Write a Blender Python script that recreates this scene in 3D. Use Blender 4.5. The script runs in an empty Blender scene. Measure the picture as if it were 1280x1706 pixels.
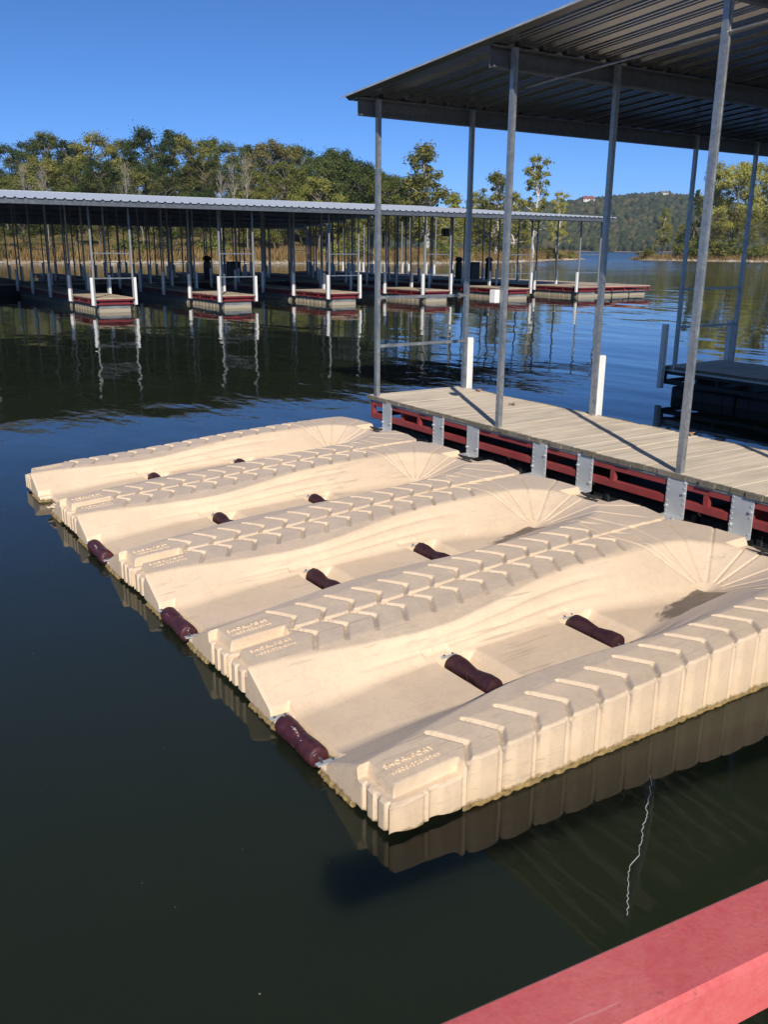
import bpy, math, random
import numpy as np
from mathutils import Vector, Matrix
R = math.radians
random.seed(7); rng = np.random.default_rng(7)
scn = bpy.context.scene
COL = scn.collection

# ------------------------------------------------------------------ camera
# world: X runs along the finger docks (towards the shore walkway), Y across the slips, water at z = 0
TH, PIT, ROLL, CH = .9865, .2893, .0077, 2.2591
ca, sa = math.cos(TH), math.sin(TH)
def G(x, y):
    """ground frame (metres to the right, metres ahead of the walkway's corner) -> world X, Y"""
    return (x*ca - y*sa, x*sa + y*ca)
cam = bpy.data.cameras.new('camera'); camo = bpy.data.objects.new('camera', cam); COL.objects.link(camo)
cam.sensor_fit = 'VERTICAL'; cam.sensor_height = 36.0; cam.sensor_width = 36.0
cam.lens = 1479.4/1706*36; cam.clip_start = .05; cam.clip_end = 9000
Rv = Vector((ca, sa, 0)); Fv = Vector((-sa*math.cos(PIT), ca*math.cos(PIT), -math.sin(PIT)))
Dv = Vector((sa*math.sin(PIT), -ca*math.sin(PIT), -math.cos(PIT)))
X_ = Rv*math.cos(ROLL) - Dv*math.sin(ROLL); D_ = Rv*math.sin(ROLL) + Dv*math.cos(ROLL)
m = Matrix.Identity(4)
for i in range(3): m[i][0] = X_[i]; m[i][1] = -D_[i]; m[i][2] = -Fv[i]; m[i][3] = (0, 0, CH)[i]
camo.matrix_world = m; scn.camera = camo

# ------------------------------------------------------------------ world, sun, exposure
SUN_EL = R(32); saz = (.888, -.46)
wd = bpy.data.worlds.new('World'); scn.world = wd; wd.use_nodes = True
nt = wd.node_tree; bg = nt.nodes['Background']
sky = nt.nodes.new('ShaderNodeTexSky'); sky.sky_type = 'NISHITA'; sky.sun_disc = False
sky.sun_elevation = SUN_EL; sky.sun_rotation = math.atan2(saz[0], saz[1])
sky.air_density = .7; sky.dust_density = 0.0; sky.ozone_density = 6.0; sky.altitude = 3000
hs = nt.nodes.new('ShaderNodeHueSaturation'); hs.inputs['Saturation'].default_value = 1.1
gm = nt.nodes.new('ShaderNodeMix'); gm.data_type = 'RGBA'; gm.blend_type = 'MULTIPLY'; gm.inputs[0].default_value = 1; gm.inputs[7].default_value = (.88, .90, .96, 1)
nt.links.new(sky.outputs[0], hs.inputs['Color']); nt.links.new(hs.outputs[0], gm.inputs[6]); nt.links.new(gm.outputs[2], bg.inputs[0]); bg.inputs[1].default_value = .13
sl = bpy.data.lights.new('sun', 'SUN'); sl.energy = 4.5; sl.angle = R(.53); sl.color = (1, .93, .82)
so = bpy.data.objects.new('sun', sl); COL.objects.link(so)
sv = Vector((saz[0]*math.cos(SUN_EL), saz[1]*math.cos(SUN_EL), math.sin(SUN_EL)))
so.rotation_euler = sv.to_track_quat('Z', 'Y').to_euler(); so.location = (20, -10, 30)
scn.view_settings.view_transform = 'Standard'; scn.view_settings.look = 'None'
scn.view_settings.gamma = 1; scn.view_settings.exposure = 0.12; scn.view_settings.use_curve_mapping = False
scn.cycles.max_bounces = 8; scn.cycles.use_denoising = True

# ------------------------------------------------------------------ helpers
def link(o, parent=None):
    COL.objects.link(o)
    if parent is not None: o.parent = parent
    return o
def newmesh(name, v, f, mats=None, smooth=False, sharp=None):
    me = bpy.data.meshes.new(name); me.from_pydata([tuple(p) for p in v], [], f); me.update()
    if mats is not None:
        for k in (mats if isinstance(mats, (list, tuple)) else [mats]): me.materials.append(k)
    if smooth:
        me.polygons.foreach_set('use_smooth', [True]*len(me.polygons))
        if sharp: me.set_sharp_from_angle(angle=R(sharp))
    return me
def fastmesh(name, V, Q, mat, smooth=False, sharp=None):
    """V (n,3) floats, Q (k,c) ints -> mesh"""
    V = np.asarray(V, np.float32); Q = np.asarray(Q, np.int32); k, c = Q.shape
    me = bpy.data.meshes.new(name); me.vertices.add(len(V)); me.vertices.foreach_set('co', V.ravel())
    me.loops.add(k*c); me.loops.foreach_set('vertex_index', Q.ravel())
    me.polygons.add(k); me.polygons.foreach_set('loop_start', np.arange(0, k*c, c, dtype=np.int32))
    if smooth: me.polygons.foreach_set('use_smooth', np.ones(k, bool))
    me.update(calc_edges=True); me.materials.append(mat)
    if smooth and sharp: me.set_sharp_from_angle(angle=R(sharp))
    return me
def tag(o, label, cat=None, group=None, kind=None):
    if label: o['label'] = label
    if cat: o['category'] = cat
    if group: o['group'] = group
    if kind: o['kind'] = kind
    return o
def empty(name, loc=(0, 0, 0), rz=0):
    o = bpy.data.objects.new(name, None); o.location = loc; o.rotation_euler = (0, 0, rz); o.empty_display_size = .2
    return link(o)
def put(name, me, parent=None, loc=(0, 0, 0), rot=(0, 0, 0), scale=None):
    o = bpy.data.objects.new(name, me); o.location = loc; o.rotation_euler = rot
    if scale is not None: o.scale = scale if hasattr(scale, '__len__') else (scale,)*3
    return link(o, parent)
def copy_tree(o, parent=None):
    c = o.copy(); link(c); c.parent = parent
    for ch in list(o.children): copy_tree(ch, c)
    return c
class MB:
    def __init__(s): s.v = []; s.f = []
    def box(s, x0, x1, y0, y1, z0, z1, c=0.0):
        """box with small chamfer c on all vertical/horizontal long edges (top ring)"""
        n = len(s.v)
        if c <= 0:
            s.v += [(x0,y0,z0),(x1,y0,z0),(x1,y1,z0),(x0,y1,z0),(x0,y0,z1),(x1,y0,z1),(x1,y1,z1),(x0,y1,z1)]
            s.f += [tuple(n+i for i in q) for q in ((3,2,1,0),(4,5,6,7),(0,1,5,4),(1,2,6,5),(2,3,7,6),(3,0,4,7))]
        else:
            def ring(a, z): return [(x0+a,y0+c,z),(x0+c,y0+a,z),(x1-c,y0+a,z),(x1-a,y0+c,z),(x1-a,y1-c,z),(x1-c,y1-a,z),(x0+c,y1-a,z),(x0+a,y1-c,z)]
            s.v += ring(c, z0) + ring(0, z0+c) + ring(0, z1-c) + ring(c, z1)
            for k in range(3):
                for i in range(8):
                    j = (i+1) % 8; s.f.append((n+k*8+i, n+k*8+j, n+k*8+8+j, n+k*8+8+i))
            s.f += [tuple(n+7-i for i in range(8)), tuple(n+24+i for i in range(8))]
        return s
    def tube(s, pts, r, n=8, caps=True):
        pts = [Vector(p) for p in pts]; rr = r if hasattr(r, '__len__') else [r]*len(pts); b0 = len(s.v)
        t0 = (pts[1]-pts[0]).normalized(); up = Vector((0,0,1)) if abs(t0.z) < .9 else Vector((1,0,0))
        for k, p in enumerate(pts):
            t = (pts[min(k+1, len(pts)-1)] - pts[max(k-1, 0)]).normalized()
            a = t.cross(up).normalized(); b = t.cross(a).normalized()
            for i in range(n):
                w = 2*math.pi*i/n; q = p + (a*math.cos(w) + b*math.sin(w))*rr[k]; s.v.append(tuple(q))
        for k in range(len(pts)-1):
            for i in range(n):
                j = (i+1) % n; s.f.append((b0+k*n+i, b0+k*n+j, b0+k*n+n+j, b0+k*n+n+i))
        if caps: s.f += [tuple(b0+n-1-i for i in range(n)), tuple(b0+(len(pts)-1)*n+i for i in range(n))]
        return s
    def prism(s, prof, ax, h0, h1):
        """extrude closed 2D profile along axis ax between h0 and h1"""
        b0 = len(s.v); n = len(prof)
        for h in (h0, h1):
            for p, q in prof: s.v.append({'x': (h,p,q), 'y': (p,h,q), 'z': (p,q,h)}[ax])
        for i in range(n):
            j = (i+1) % n; s.f.append((b0+i, b0+j, b0+n+j, b0+n+i))
        s.f += [tuple(b0+n-1-i for i in range(n)), tuple(b0+n+i for i in range(n))]
        return s
    def mesh(s, name, mat, smooth=False, sharp=35): return newmesh(name, s.v, s.f, mat, smooth, sharp)
    def put(s, name, mat, parent=None, smooth=False, sharp=35, loc=(0,0,0)): return put(name, s.mesh(name, mat, smooth, sharp), parent, loc)

# ------------------------------------------------------------------ materials
class NT:
    def __init__(s, name, rough=.6, metal=0.0, spec=.5):
        s.m = bpy.data.materials.new(name); s.m.use_nodes = True; s.t = s.m.node_tree; s.b = s.t.nodes['Principled BSDF']
        s.b.inputs['Roughness'].default_value = rough; s.b.inputs['Metallic'].default_value = metal
        s.b.inputs['Specular IOR Level'].default_value = spec
    def n(s, typ, **kw):
        d = s.t.nodes.new(typ)
        for k, v in kw.items():
            if k in d.inputs.keys() and not hasattr(d, k): d.inputs[k].default_value = v
            else: setattr(d, k, v)
        return d
    def set(s, sock, v):
        if hasattr(v, 'is_output'): s.t.links.new(v, sock)
        else: sock.default_value = v
    def coord(s, which='Object', scale=(1, 1, 1)):
        c = s.t.nodes.new('ShaderNodeTexCoord'); mp = s.t.nodes.new('ShaderNodeMapping'); mp.inputs['Scale'].default_value = scale
        s.t.links.new(c.outputs[which], mp.inputs[0]); return mp.outputs[0]
    def pos(s, scale=(1, 1, 1)):
        c = s.t.nodes.new('ShaderNodeNewGeometry'); mp = s.t.nodes.new('ShaderNodeMapping'); mp.inputs['Scale'].default_value = scale
        s.t.links.new(c.outputs['Position'], mp.inputs[0]); return mp.outputs[0]
    def noise(s, vec, scale, detail=3, rough=.55):
        d = s.t.nodes.new('ShaderNodeTexNoise'); d.inputs['Scale'].default_value = scale; d.inputs['Detail'].default_value = detail
        d.inputs['Roughness'].default_value = rough; s.t.links.new(vec, d.inputs['Vector']); return d.outputs['Fac']
    def ramp(s, fac, stops):
        d = s.t.nodes.new('ShaderNodeValToRGB'); e = d.color_ramp.elements
        while len(e) < len(stops): e.new(.5)
        for k, (p, c) in enumerate(stops):
            e[k].position = p; e[k].color = (c, c, c, 1) if not hasattr(c, '__len__') else (*c, 1)
        s.set(d.inputs[0], fac); return d.outputs[0]
    def mix(s, fac, a, b, mode='MIX'):
        d = s.t.nodes.new('ShaderNodeMix'); d.data_type = 'RGBA'; d.blend_type = mode
        s.set(d.inputs[0], fac)
        for sock, v in ((d.inputs[6], a), (d.inputs[7], b)): s.set(sock, v if hasattr(v, 'is_output') else (*v, 1))
        return d.outputs[2]
    def math(s, op, a, b=None):
        d = s.t.nodes.new('ShaderNodeMath'); d.operation = op; s.set(d.inputs[0], a)
        if b is not None: s.set(d.inputs[1], b)
        return d.outputs[0]
    def bump(s, h, strength=.3, dist=.01):
        d = s.t.nodes.new('ShaderNodeBump'); d.inputs['Strength'].default_value = strength; d.inputs['Distance'].default_value = dist
        s.t.links.new(h, d.inputs['Height']); s.t.links.new(d.outputs[0], s.b.inputs['Normal'])
    def color(s, c): s.set(s.b.inputs['Base Color'], c if hasattr(c, 'is_output') else (*c, 1)); return s
    def rnd(s):
        return s.t.nodes.new('ShaderNodeObjectInfo').outputs['Random']

def simple(name, c, rough=.6, metal=0., var=.25, scale=6, bump=.0, spec=.5, which='Object'):
    k = NT(name, rough, metal, spec); v = k.coord(which)
    f = k.noise(v, scale, 4); f2 = k.noise(v, scale*7, 3)
    f = k.math('ADD', k.math('MULTIPLY', f, .7), k.math('MULTIPLY', f2, .3))
    col = k.ramp(f, [(.3, tuple(x*(1-var) for x in c)), (.7, tuple(min(1, x*(1+var)) for x in c))])
    k.color(col)
    if bump: k.bump(f2, bump, .004)
    return k.m

def mk_cream():
    k = NT('cream_polyethylene', .42, 0, .4); o = k.coord('Object')
    rv = k.t.nodes.new('ShaderNodeCombineXYZ'); rr_ = k.rnd()
    for i in range(2): k.t.links.new(k.math('MULTIPLY', rr_, 37.0+19*i), rv.inputs[i])
    ov = k.t.nodes.new('ShaderNodeVectorMath'); ov.operation = 'ADD'; k.t.links.new(o, ov.inputs[0]); k.t.links.new(rv.outputs[0], ov.inputs[1]); oo = ov.outputs[0]
    base = k.mix(k.ramp(k.noise(oo, 2.2, 4), [(.35, 0.), (.65, 1.)]), (.87, .67, .465), (.80, .61, .42))
    at = k.t.nodes.new('ShaderNodeAttribute'); at.attribute_name = 'grime'      # dirt walked and washed into treads, grooves, floor
    sep = k.t.nodes.new('ShaderNodeSeparateColor'); k.t.links.new(at.outputs['Color'], sep.inputs[0])
    n1 = k.noise(oo, 9, 5, .6); n2 = k.noise(oo, 38, 4, .65)
    g = k.math('MULTIPLY', sep.outputs[0], k.ramp(k.math('ADD', k.math('MULTIPLY', n1, .6), k.math('MULTIPLY', n2, .4)), [(.36, .15), (.62, 1.)]))
    c = k.mix(k.math('MULTIPLY', g, .66), base, (.45, .375, .29))
    # dark dried silt where rain water stood by the bow
    oi = k.t.nodes.new('ShaderNodeAttribute'); oi.attribute_type = 'OBJECT'; oi.attribute_name = 'silt'
    warp = k.noise(k.coord('Object', (1.2, .55, 1)), 7, 6, .7)
    st = k.math('MULTIPLY', sep.outputs[1], oi.outputs['Fac'])
    st = k.ramp(k.math('ADD', st, k.math('MULTIPLY', k.math('SUBTRACT', warp, .5), .9)), [(.50, 0.), (.60, 1.)])
    c = k.mix(k.math('MULTIPLY', st, .85), c, (.115, .085, .06))
    # hull scuffs running in and out, washed-down water marks, bird droppings
    def stretched(sx, sy, sz):
        mp = k.t.nodes.new('ShaderNodeMapping'); mp.inputs['Scale'].default_value = (sx, sy, sz); k.t.links.new(oo, mp.inputs[0]); return mp.outputs[0]
    sc = k.ramp(k.math('ADD', k.math('MULTIPLY', k.noise(stretched(42, 1.3, 42), 1.0, 4, .6), .62), k.math('MULTIPLY', k.noise(oo, 1.7, 3), .38)), [(.575, 0.), (.66, 1.)])
    c = k.mix(k.math('MULTIPLY', sc, .5), c, (.36, .29, .22))
    wm = k.ramp(k.noise(oo, 4.3, 6, .72), [(.47, 0.), (.495, 1.), (.52, 0.)])
    c = k.mix(k.math('MULTIPLY', wm, .22), c, (.50, .40, .29))
    bd = k.ramp(k.noise(oo, 17, 3, .55), [(.735, 0.), (.75, 1.)]); c = k.mix(k.math('MULTIPLY', bd, .6), c, (.84, .80, .72))
    # specks
    sp = k.ramp(k.noise(oo, 95, 2), [(.68, 0.), (.73, 1.)])
    c = k.mix(k.math('MULTIPLY', sp, .35), c, (.30, .25, .19))
    # waterline algae
    z = k.t.nodes.new('ShaderNodeSeparateXYZ'); k.t.links.new(o, z.inputs[0])
    zz = k.math('ADD', z.outputs['Z'], k.math('MULTIPLY', k.math('SUBTRACT', k.noise(o, 26, 4), .5), .05))
    al = k.ramp(zz, [(.0, 1.), (.022, 1.), (.034, 0.)])
    c = k.mix(al, c, k.ramp(k.noise(o, 60, 3), [(.35, (.10, .065, .02)), (.6, (.30, .21, .08)), (.75, (.42, .34, .20))]))
    drip = k.ramp(k.math('MULTIPLY', k.math('SUBTRACT', .2, z.outputs['Z']), k.noise(k.coord('Object', (30, 30, 1.2)), 1.0, 3)), [(.02, 0.), (.11, .55)])
    c = k.mix(k.math('MULTIPLY', drip, sep.outputs[2]), c, (.55, .43, .28))
    k.color(c); k.bump(k.math('ADD', n2, k.math('MULTIPLY', k.noise(o, 160, 2), .5)), .22, .002)
    return k.m
def mk_wood(name='weathered_deck_wood', tone=1.72):
    k = NT(name, .85, 0, .2); v = k.coord('Object', (16, 1.0, 16)); fine = k.coord('Object', (60, 2.2, 60))
    off = k.t.nodes.new('ShaderNodeVectorMath'); off.operation = 'ADD'; k.t.links.new(v, off.inputs[0])
    rv = k.t.nodes.new('ShaderNodeCombineXYZ'); r = k.rnd()
    for i in range(3): k.t.links.new(k.math('MULTIPLY', r, 70.0+13*i), rv.inputs[i])
    k.t.links.new(rv.outputs[0], off.inputs[1])
    g = k.noise(off.outputs[0], 1.1, 6, .62); g2 = k.noise(fine, 1.0, 4)
    c = k.ramp(g, [(.28, (.24*tone, .195*tone, .145*tone)), (.45, (.40*tone, .335*tone, .255*tone)), (.62, (.46*tone, .395*tone, .31*tone)), (.8, (.50*tone, .445*tone, .36*tone))])
    c = k.mix(k.ramp(g2, [(.25, .4), (.40, 0.)]), c, (.36, .30, .23))
    c = k.mix(k.ramp(r, [(0., .15), (1., .5)]), c, (.84, .71, .53))
    # board ends gone dark and mossy
    z = k.t.nodes.new('ShaderNodeSeparateXYZ'); k.t.links.new(k.coord('Object'), z.inputs[0])
    e = k.math('ADD', k.math('ABSOLUTE', z.outputs['Y']), k.math('MULTIPLY', k.noise(k.coord('Object', (40, 12, 40)), 1, 4, .7), .08))
    c = k.mix(k.ramp(e, [(.742, 0.), (.762, .9)]), c, k.ramp(g2, [(.3, (.05, .045, .03)), (.7, (.16, .145, .105))]))
    bl = k.ramp(k.noise(k.pos((1.0, .35, 1)), 3.2, 5, .65), [(.5, 0.), (.72, .45)]); c = k.mix(bl, c, (.34, .30, .245))
    k.color(c); k.bump(k.math('ADD', g, k.math('MULTIPLY', g2, .6)), .35, .005); return k.m
def mk_galv(name, c=(.46, .48, .49), rough=.42, metal=.75):
    k = NT(name, rough, metal); o = k.coord('Object'); n = k.noise(o, 7, 5, .6)
    v = k.t.nodes.new('ShaderNodeTexVoronoi'); v.inputs['Scale'].default_value = 45; k.t.links.new(o, v.inputs['Vector'])
    f = k.math('ADD', k.math('MULTIPLY', n, .65), k.math('MULTIPLY', v.outputs['Color'], .3))
    k.color(k.ramp(f, [(.25, tuple(x*.68 for x in c)), (.75, tuple(min(1, x*1.22) for x in c))]))
    k.set(k.b.inputs['Roughness'], k.ramp(n, [(.3, rough-.1), (.7, rough+.18)])); return k.m
def mk_red(name, c, chalk, cc, scale=5, worn=0.0):
    k = NT(name, .5); o = k.coord('Object'); n = k.noise(o, scale, 6, .65); n2 = k.noise(o, scale*9, 5, .65); n3 = k.noise(o, scale*32, 3, .6)
    f = k.math('ADD', k.math('MULTIPLY', n, .5), k.math('ADD', k.math('MULTIPLY', n2, .35), k.math('MULTIPLY', n3, .15)))
    col = k.mix(k.ramp(f, [(.38, 0.), (.62, chalk)]), c, cc)
    col = k.mix(k.ramp(n2, [(.58, 0.), (.75, .55)]), col, tuple(x*.42 for x in c))
    if worn:
        ch = k.ramp(k.math('ADD', k.math('MULTIPLY', n2, .55), k.math('MULTIPLY', k.noise(o, scale*4, 6, .7), .45)), [(.635, 0.), (.655, worn)])
        col = k.mix(ch, col, (.13, .045, .028)); col = k.mix(k.ramp(k.noise(k.coord('Object', (60, 2.0, 60)), 1.0, 3, .6), [(.68, 0.), (.71, worn*.45)]), col, (.80, .42, .38))
    k.color(col); k.bump(k.math('ADD', n2, n3), .3, .002); k.set(k.b.inputs['Roughness'], k.ramp(n, [(.3, .38), (.7, .62)])); return k.m
def mk_float(name, c, band):
    k = NT(name, .6); o = k.pos(); z = k.t.nodes.new('ShaderNodeSeparateXYZ'); k.t.links.new(o, z.inputs[0])
    n = k.noise(o, 4, 5); col = k.ramp(n, [(.3, tuple(x*.7 for x in c)), (.7, tuple(x*1.3 for x in c))])
    zz = k.math('ADD', z.outputs['Z'], k.math('MULTIPLY', k.math('SUBTRACT', k.noise(o, 6, 3), .5), .05))
    col = k.mix(k.ramp(zz, [(.0, 1.), (.105, 1.), (.13, 0.)]), col, band); k.color(col); return k.m
def mk_leaf(name, stops, tr=.45):
    k = NT(name, .6, 0, .25); o = k.coord('Object'); n = k.noise(o, .55, 3); n2 = k.noise(o, 3.5, 2); r = k.rnd()
    f = k.math('ADD', k.math('MULTIPLY', n, .55), k.math('ADD', k.math('MULTIPLY', n2, .35), k.math('MULTIPLY', k.math('SUBTRACT', r, .5), .22)))
    c = k.ramp(f, stops); k.color(c)
    t = k.t.nodes.new('ShaderNodeBsdfTranslucent'); k.t.links.new(c, t.inputs[0]); mx = k.t.nodes.new('ShaderNodeMixShader'); mx.inputs[0].default_value = tr
    out = k.t.nodes['Material Output']; k.t.links.new(k.b.outputs[0], mx.inputs[1]); k.t.links.new(t.outputs[0], mx.inputs[2]); k.t.links.new(mx.outputs[0], out.inputs[0])
    return k.m
def mk_water():
    k = NT('lake_water', .015, 0, .5); k.b.inputs['IOR'].default_value = 1.333
    k.color((.020, .027, .0135)); k.b.inputs['Subsurface Weight'].default_value = 1.0; k.b.inputs['Subsurface Radius'].default_value = (.9, 1.0, .8); k.b.inputs['Subsurface Scale'].default_value = 2.2   # turbid lake water glows softly
    p = k.pos((1, 1, 1)); ps = k.t.nodes.new('ShaderNodeMapping'); ps.inputs['Rotation'].default_value = (0, 0, TH)   # crests lie across the breeze
    k.t.links.new(p, ps.inputs[0]); ps.inputs['Scale'].default_value = (.5, 1, 1)
    big = k.noise(ps.outputs[0], .55, 2, .5); mid = k.noise(ps.outputs[0], 2.4, 2, .5); fine = k.noise(ps.outputs[0], 8.0, 3, .55)
    patch = k.ramp(k.noise(p, .07, 2), [(.42, .2), (.62, 1.)])
    ln = k.t.nodes.new('ShaderNodeVectorMath'); ln.operation = 'LENGTH'; k.t.links.new(p, ln.inputs[0])
    mr = k.t.nodes.new('ShaderNodeMapRange'); mr.inputs['From Min'].default_value = 70; mr.inputs['From Max'].default_value = 280; mr.inputs['To Min'].default_value = 1; mr.inputs['To Max'].default_value = 16; k.t.links.new(ln.outputs['Value'], mr.inputs['Value'])
    mq = k.t.nodes.new('ShaderNodeMapRange'); mq.inputs['From Min'].default_value = 45; mq.inputs['From Max'].default_value = 260; mq.inputs['To Min'].default_value = .015; mq.inputs['To Max'].default_value = .24
    k.t.links.new(ln.outputs['Value'], mq.inputs['Value']); k.t.links.new(mq.outputs[0], k.b.inputs['Roughness'])      # wind chop too fine to see far off
    patch = k.math('MULTIPLY', patch, mr.outputs[0])
    h = k.math('ADD', k.math('MULTIPLY', big, .030), k.math('MULTIPLY', k.math('ADD', k.math('MULTIPLY', mid, .0065), k.math('MULTIPLY', fine, .0014)), patch))
    d = k.t.nodes.new('ShaderNodeBump'); d.inputs['Strength'].default_value = 1; d.inputs['Distance'].default_value = 1
    k.t.links.new(h, d.inputs['Height']); k.t.links.new(d.outputs[0], k.b.inputs['Normal']); return k.m

M = {}
M['cream'] = mk_cream(); M['wood'] = mk_wood(); M['wood_far'] = simple('far_deck_wood', (.45, .36, .26), .85, 0, .3, 3)
M['galv'] = mk_galv('galvanised_post', (.40, .42, .43), .4, .75); M['purlin'] = mk_galv('galvanised_purlin', (.20, .215, .23), .45, .6)
M['roof'] = mk_galv('ribbed_roof_steel', (.50, .52, .54), .45, .45); M['under'] = simple('bare_steel_underside', (.40, .40, .41), .24, .92, .06, 2); M['under_far'] = simple('shade_toned_underside', (.085, .095, .11), .5, .3, .2, 1); M['post_far'] = simple('grey_steel_post', (.24, .255, .265), .55, 0., .2, 2); M['roof_far'] = simple('pale_roof_steel', (.62, .66, .70), .45, .3, .06, .8)  # far underside is near black: the shade below that roof is in its colour
M['plate'] = simple('bracket_plate_steel', (.56, .57, .57), .5, .35, .12, 9)
M['red'] = mk_red('red_frame_paint', (.26, .035, .035), .5, (.36, .09, .08)); M['rail'] = mk_red('sun_faded_red_paint', (.62, .105, .105), .75, (.78, .22, .20), 4, .8)
M['red_far'] = simple('dark_red_frame_paint', (.22, .025, .03), .5, 0, .2, 3)
M['blackfloat'] = simple('black_float_and_shaded_frame', (.016, .018, .021), .55, 0, .35, 3); M['black'] = simple('black_plastic', (.012, .012, .013), .45, 0, .3, 8)
M['farfloat'] = mk_float('foam_float', (.20, .215, .22), (.40, .345, .25)); M['pvc'] = simple('white_fender_pvc', (.80, .80, .77), .45, 0, .07, 4)
M['bolt'] = simple('bolt_steel', (.30, .30, .31), .4, .8, .2, 30); M['rust'] = simple('rusty_bolt', (.20, .075, .03), .7, .2, .4, 30)
M['cleat'] = simple('dark_cleat_metal', (.045, .043, .04), .5, .3, .3, 20)
kr = NT('maroon_roller_rubber', .6); ov = kr.coord('Object'); kr.color(kr.mix(kr.ramp(kr.noise(ov, 24, 4), [(.35, 0.), (.7, 1.)]), (.030, .008, .011), (.060, .018, .022)))
M['roller'] = kr.m
kr = NT('scuffed_maroon_roller', .55); ov = kr.coord('Object'); cc = kr.mix(kr.ramp(kr.noise(ov, 24, 4), [(.35, 0.), (.7, 1.)]), (.045, .010, .016), (.10, .026, .032))
kr.color(kr.mix(kr.ramp(kr.noise(kr.coord('Object', (11, 26, 26)), 1.0, 4, .7), [(.63, 0.), (.66, .9)]), cc, (.60, .56, .52))); M['roller_worn'] = kr.m
M['water'] = mk_water(); M['bark'] = simple('grey_bark', (.16, .13, .10), .9, 0, .35, 2); M['palebark'] = simple('pale_sycamore_bark', (.55, .51, .44), .85, 0, .3, 1.2)
M['deadwood'] = simple('bleached_dead_wood', (.33, .30, .26), .9, 0, .25, 2)
M['leaf_green'] = mk_leaf('oak_leaves_green', [(.34, (0.082, 0.117, 0.033)), (.5, (0.196, 0.225, 0.055)), (.68, (0.393, 0.356, 0.090))])
M['leaf_dark'] = mk_leaf('oak_leaves_dark', [(.34, (0.060, 0.090, 0.031)), (.5, (0.136, 0.176, 0.051)), (.7, (0.281, 0.288, 0.083))])
M['leaf_olive'] = mk_leaf('oak_leaves_olive', [(.34, (0.141, 0.152, 0.046)), (.5, (0.320, 0.304, 0.087)), (.7, (0.514, 0.482, 0.141))])
M['leaf_yellow'] = mk_leaf('leaves_turning_yellow', [(.32, (0.263, 0.269, 0.067)), (.5, (0.516, 0.495, 0.123)), (.7, (0.518, 0.497, 0.168))])
M['leaf_rust'] = mk_leaf('leaves_turning_russet', [(.34, (0.119, 0.115, 0.051)), (.52, (0.242, 0.205, 0.083)), (.7, (0.371, 0.336, 0.134))])
M['leaf_gold'] = mk_leaf('leaves_gold_orange', [(.3, (0.507, 0.451, 0.094)), (.6, (0.516, 0.496, 0.138))])
M['needle'] = mk_leaf('cedar_needles', [(.34, (0.043, 0.062, 0.026)), (.6, (0.100, 0.131, 0.050))], .15)
M['shrub'] = mk_leaf('shrub_leaves', [(.34, (0.162, 0.188, 0.053)), (.5, (0.404, 0.413, 0.117)), (.7, (0.517, 0.497, 0.158))])
M['grass'] = mk_leaf('dry_grass', [(.3, (.20, .135, .05)), (.5, (.33, .225, .095)), (.7, (.42, .31, .15))], .25)

# ------------------------------------------------------------------ the setting: water and shores
wv = [(-5000, -3000, 0), (3000, -3000, 0), (3000, 5000, 0), (-5000, 5000, 0)]
tag(put('water', newmesh('water', wv, [(0, 1, 2, 3)], M['water'])), 'calm dark green lake water', None, None, 'structure')

def sst(x, a, b):
    t = np.clip((np.asarray(x, float)-a)/(b-a), 0, 1); return t*t*(3-2*t)
SHX = [-260, -150, -90, -41, -27, -12, 0, 8, 16, 26, 34, 41, 46]; SHY = [120, 104, 108, 116, 121, 127, 131, 137, 146, 166, 188, 200, 214]
def shore_left(x): return np.interp(x, SHX, SHY)
def z_left(x, y):
    """height of the left bank in the ground frame: a low grassy bank, then a wooded rise that dies out to the right"""
    d = y - shore_left(x); right = np.clip((46-x)/6, -1, 1)
    d = np.minimum(d, (46-x)*1.3)
    bank = .035*np.clip(d, 0, 22) + .5*sst(d, 0, 2.5)
    hill = (6.5*sst(d, 14, 75) + 7*sst(d, 60, 150))*(1-sst(x, -24, 3))
    return np.where(d < 0, d*.12, bank+hill) + .25*np.sin(x*.31)*np.sin(y*.23)*sst(d, 2, 9)
def z_right(x, y):
    sx = [50, 56, 62, 70, 84, 110, 200]; sy = [222, 206, 198, 190, 184, 176, 165]
    d = np.minimum(y - np.interp(x, sx, sy), (x-54-(y-200)*.31)*1.4)
    return np.where(d < 0, d*.12, .04*np.clip(d, 0, 60) + .5*sst(d, 0, 2.5) + .2*np.sin(x*.4)*sst(d, 2, 8))
def terrain(name, zf, x0, x1, nx, y0, y1, ny, mat, label):
    xs = np.linspace(x0, x1, nx); ys = np.linspace(y0, y1, ny); X, Y = np.meshgrid(xs, ys)
    Z = zf(X, Y); A = X*ca - Y*sa; B = X*sa + Y*ca
    V = np.stack([A, B, Z], -1).reshape(-1, 3); i = np.arange(nx*ny).reshape(ny, nx)
    Q = np.stack([i[:-1, :-1], i[:-1, 1:], i[1:, 1:], i[1:, :-1]], -1).reshape(-1, 4)
    return tag(put(name, fastmesh(name, V, Q, mat, True)), label, None, None, 'structure')
k = NT('shore_ground', .95, 0, .1); p = k.pos(); n = k.noise(p, .25, 5); n2 = k.noise(p, 2.5, 4)
z = k.t.nodes.new('ShaderNodeSeparateXYZ'); k.t.links.new(p, z.inputs[0])
c = k.mix(k.ramp(n, [(.4, 0.), (.6, 1.)]), (.10, .095, .035), (.24, .17, .075)); c = k.mix(k.ramp(n2, [(.5, 0.), (.7, .6)]), c, (.06, .065, .025))
c = k.mix(k.ramp(z.outputs['Z'], [(.0, 1.), (.45, 1.), (.8, 0.)]), c, k.ramp(n2, [(.3, (.26, .20, .13)), (.7, (.50, .42, .31))])); k.color(c); M['ground'] = k.m
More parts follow.
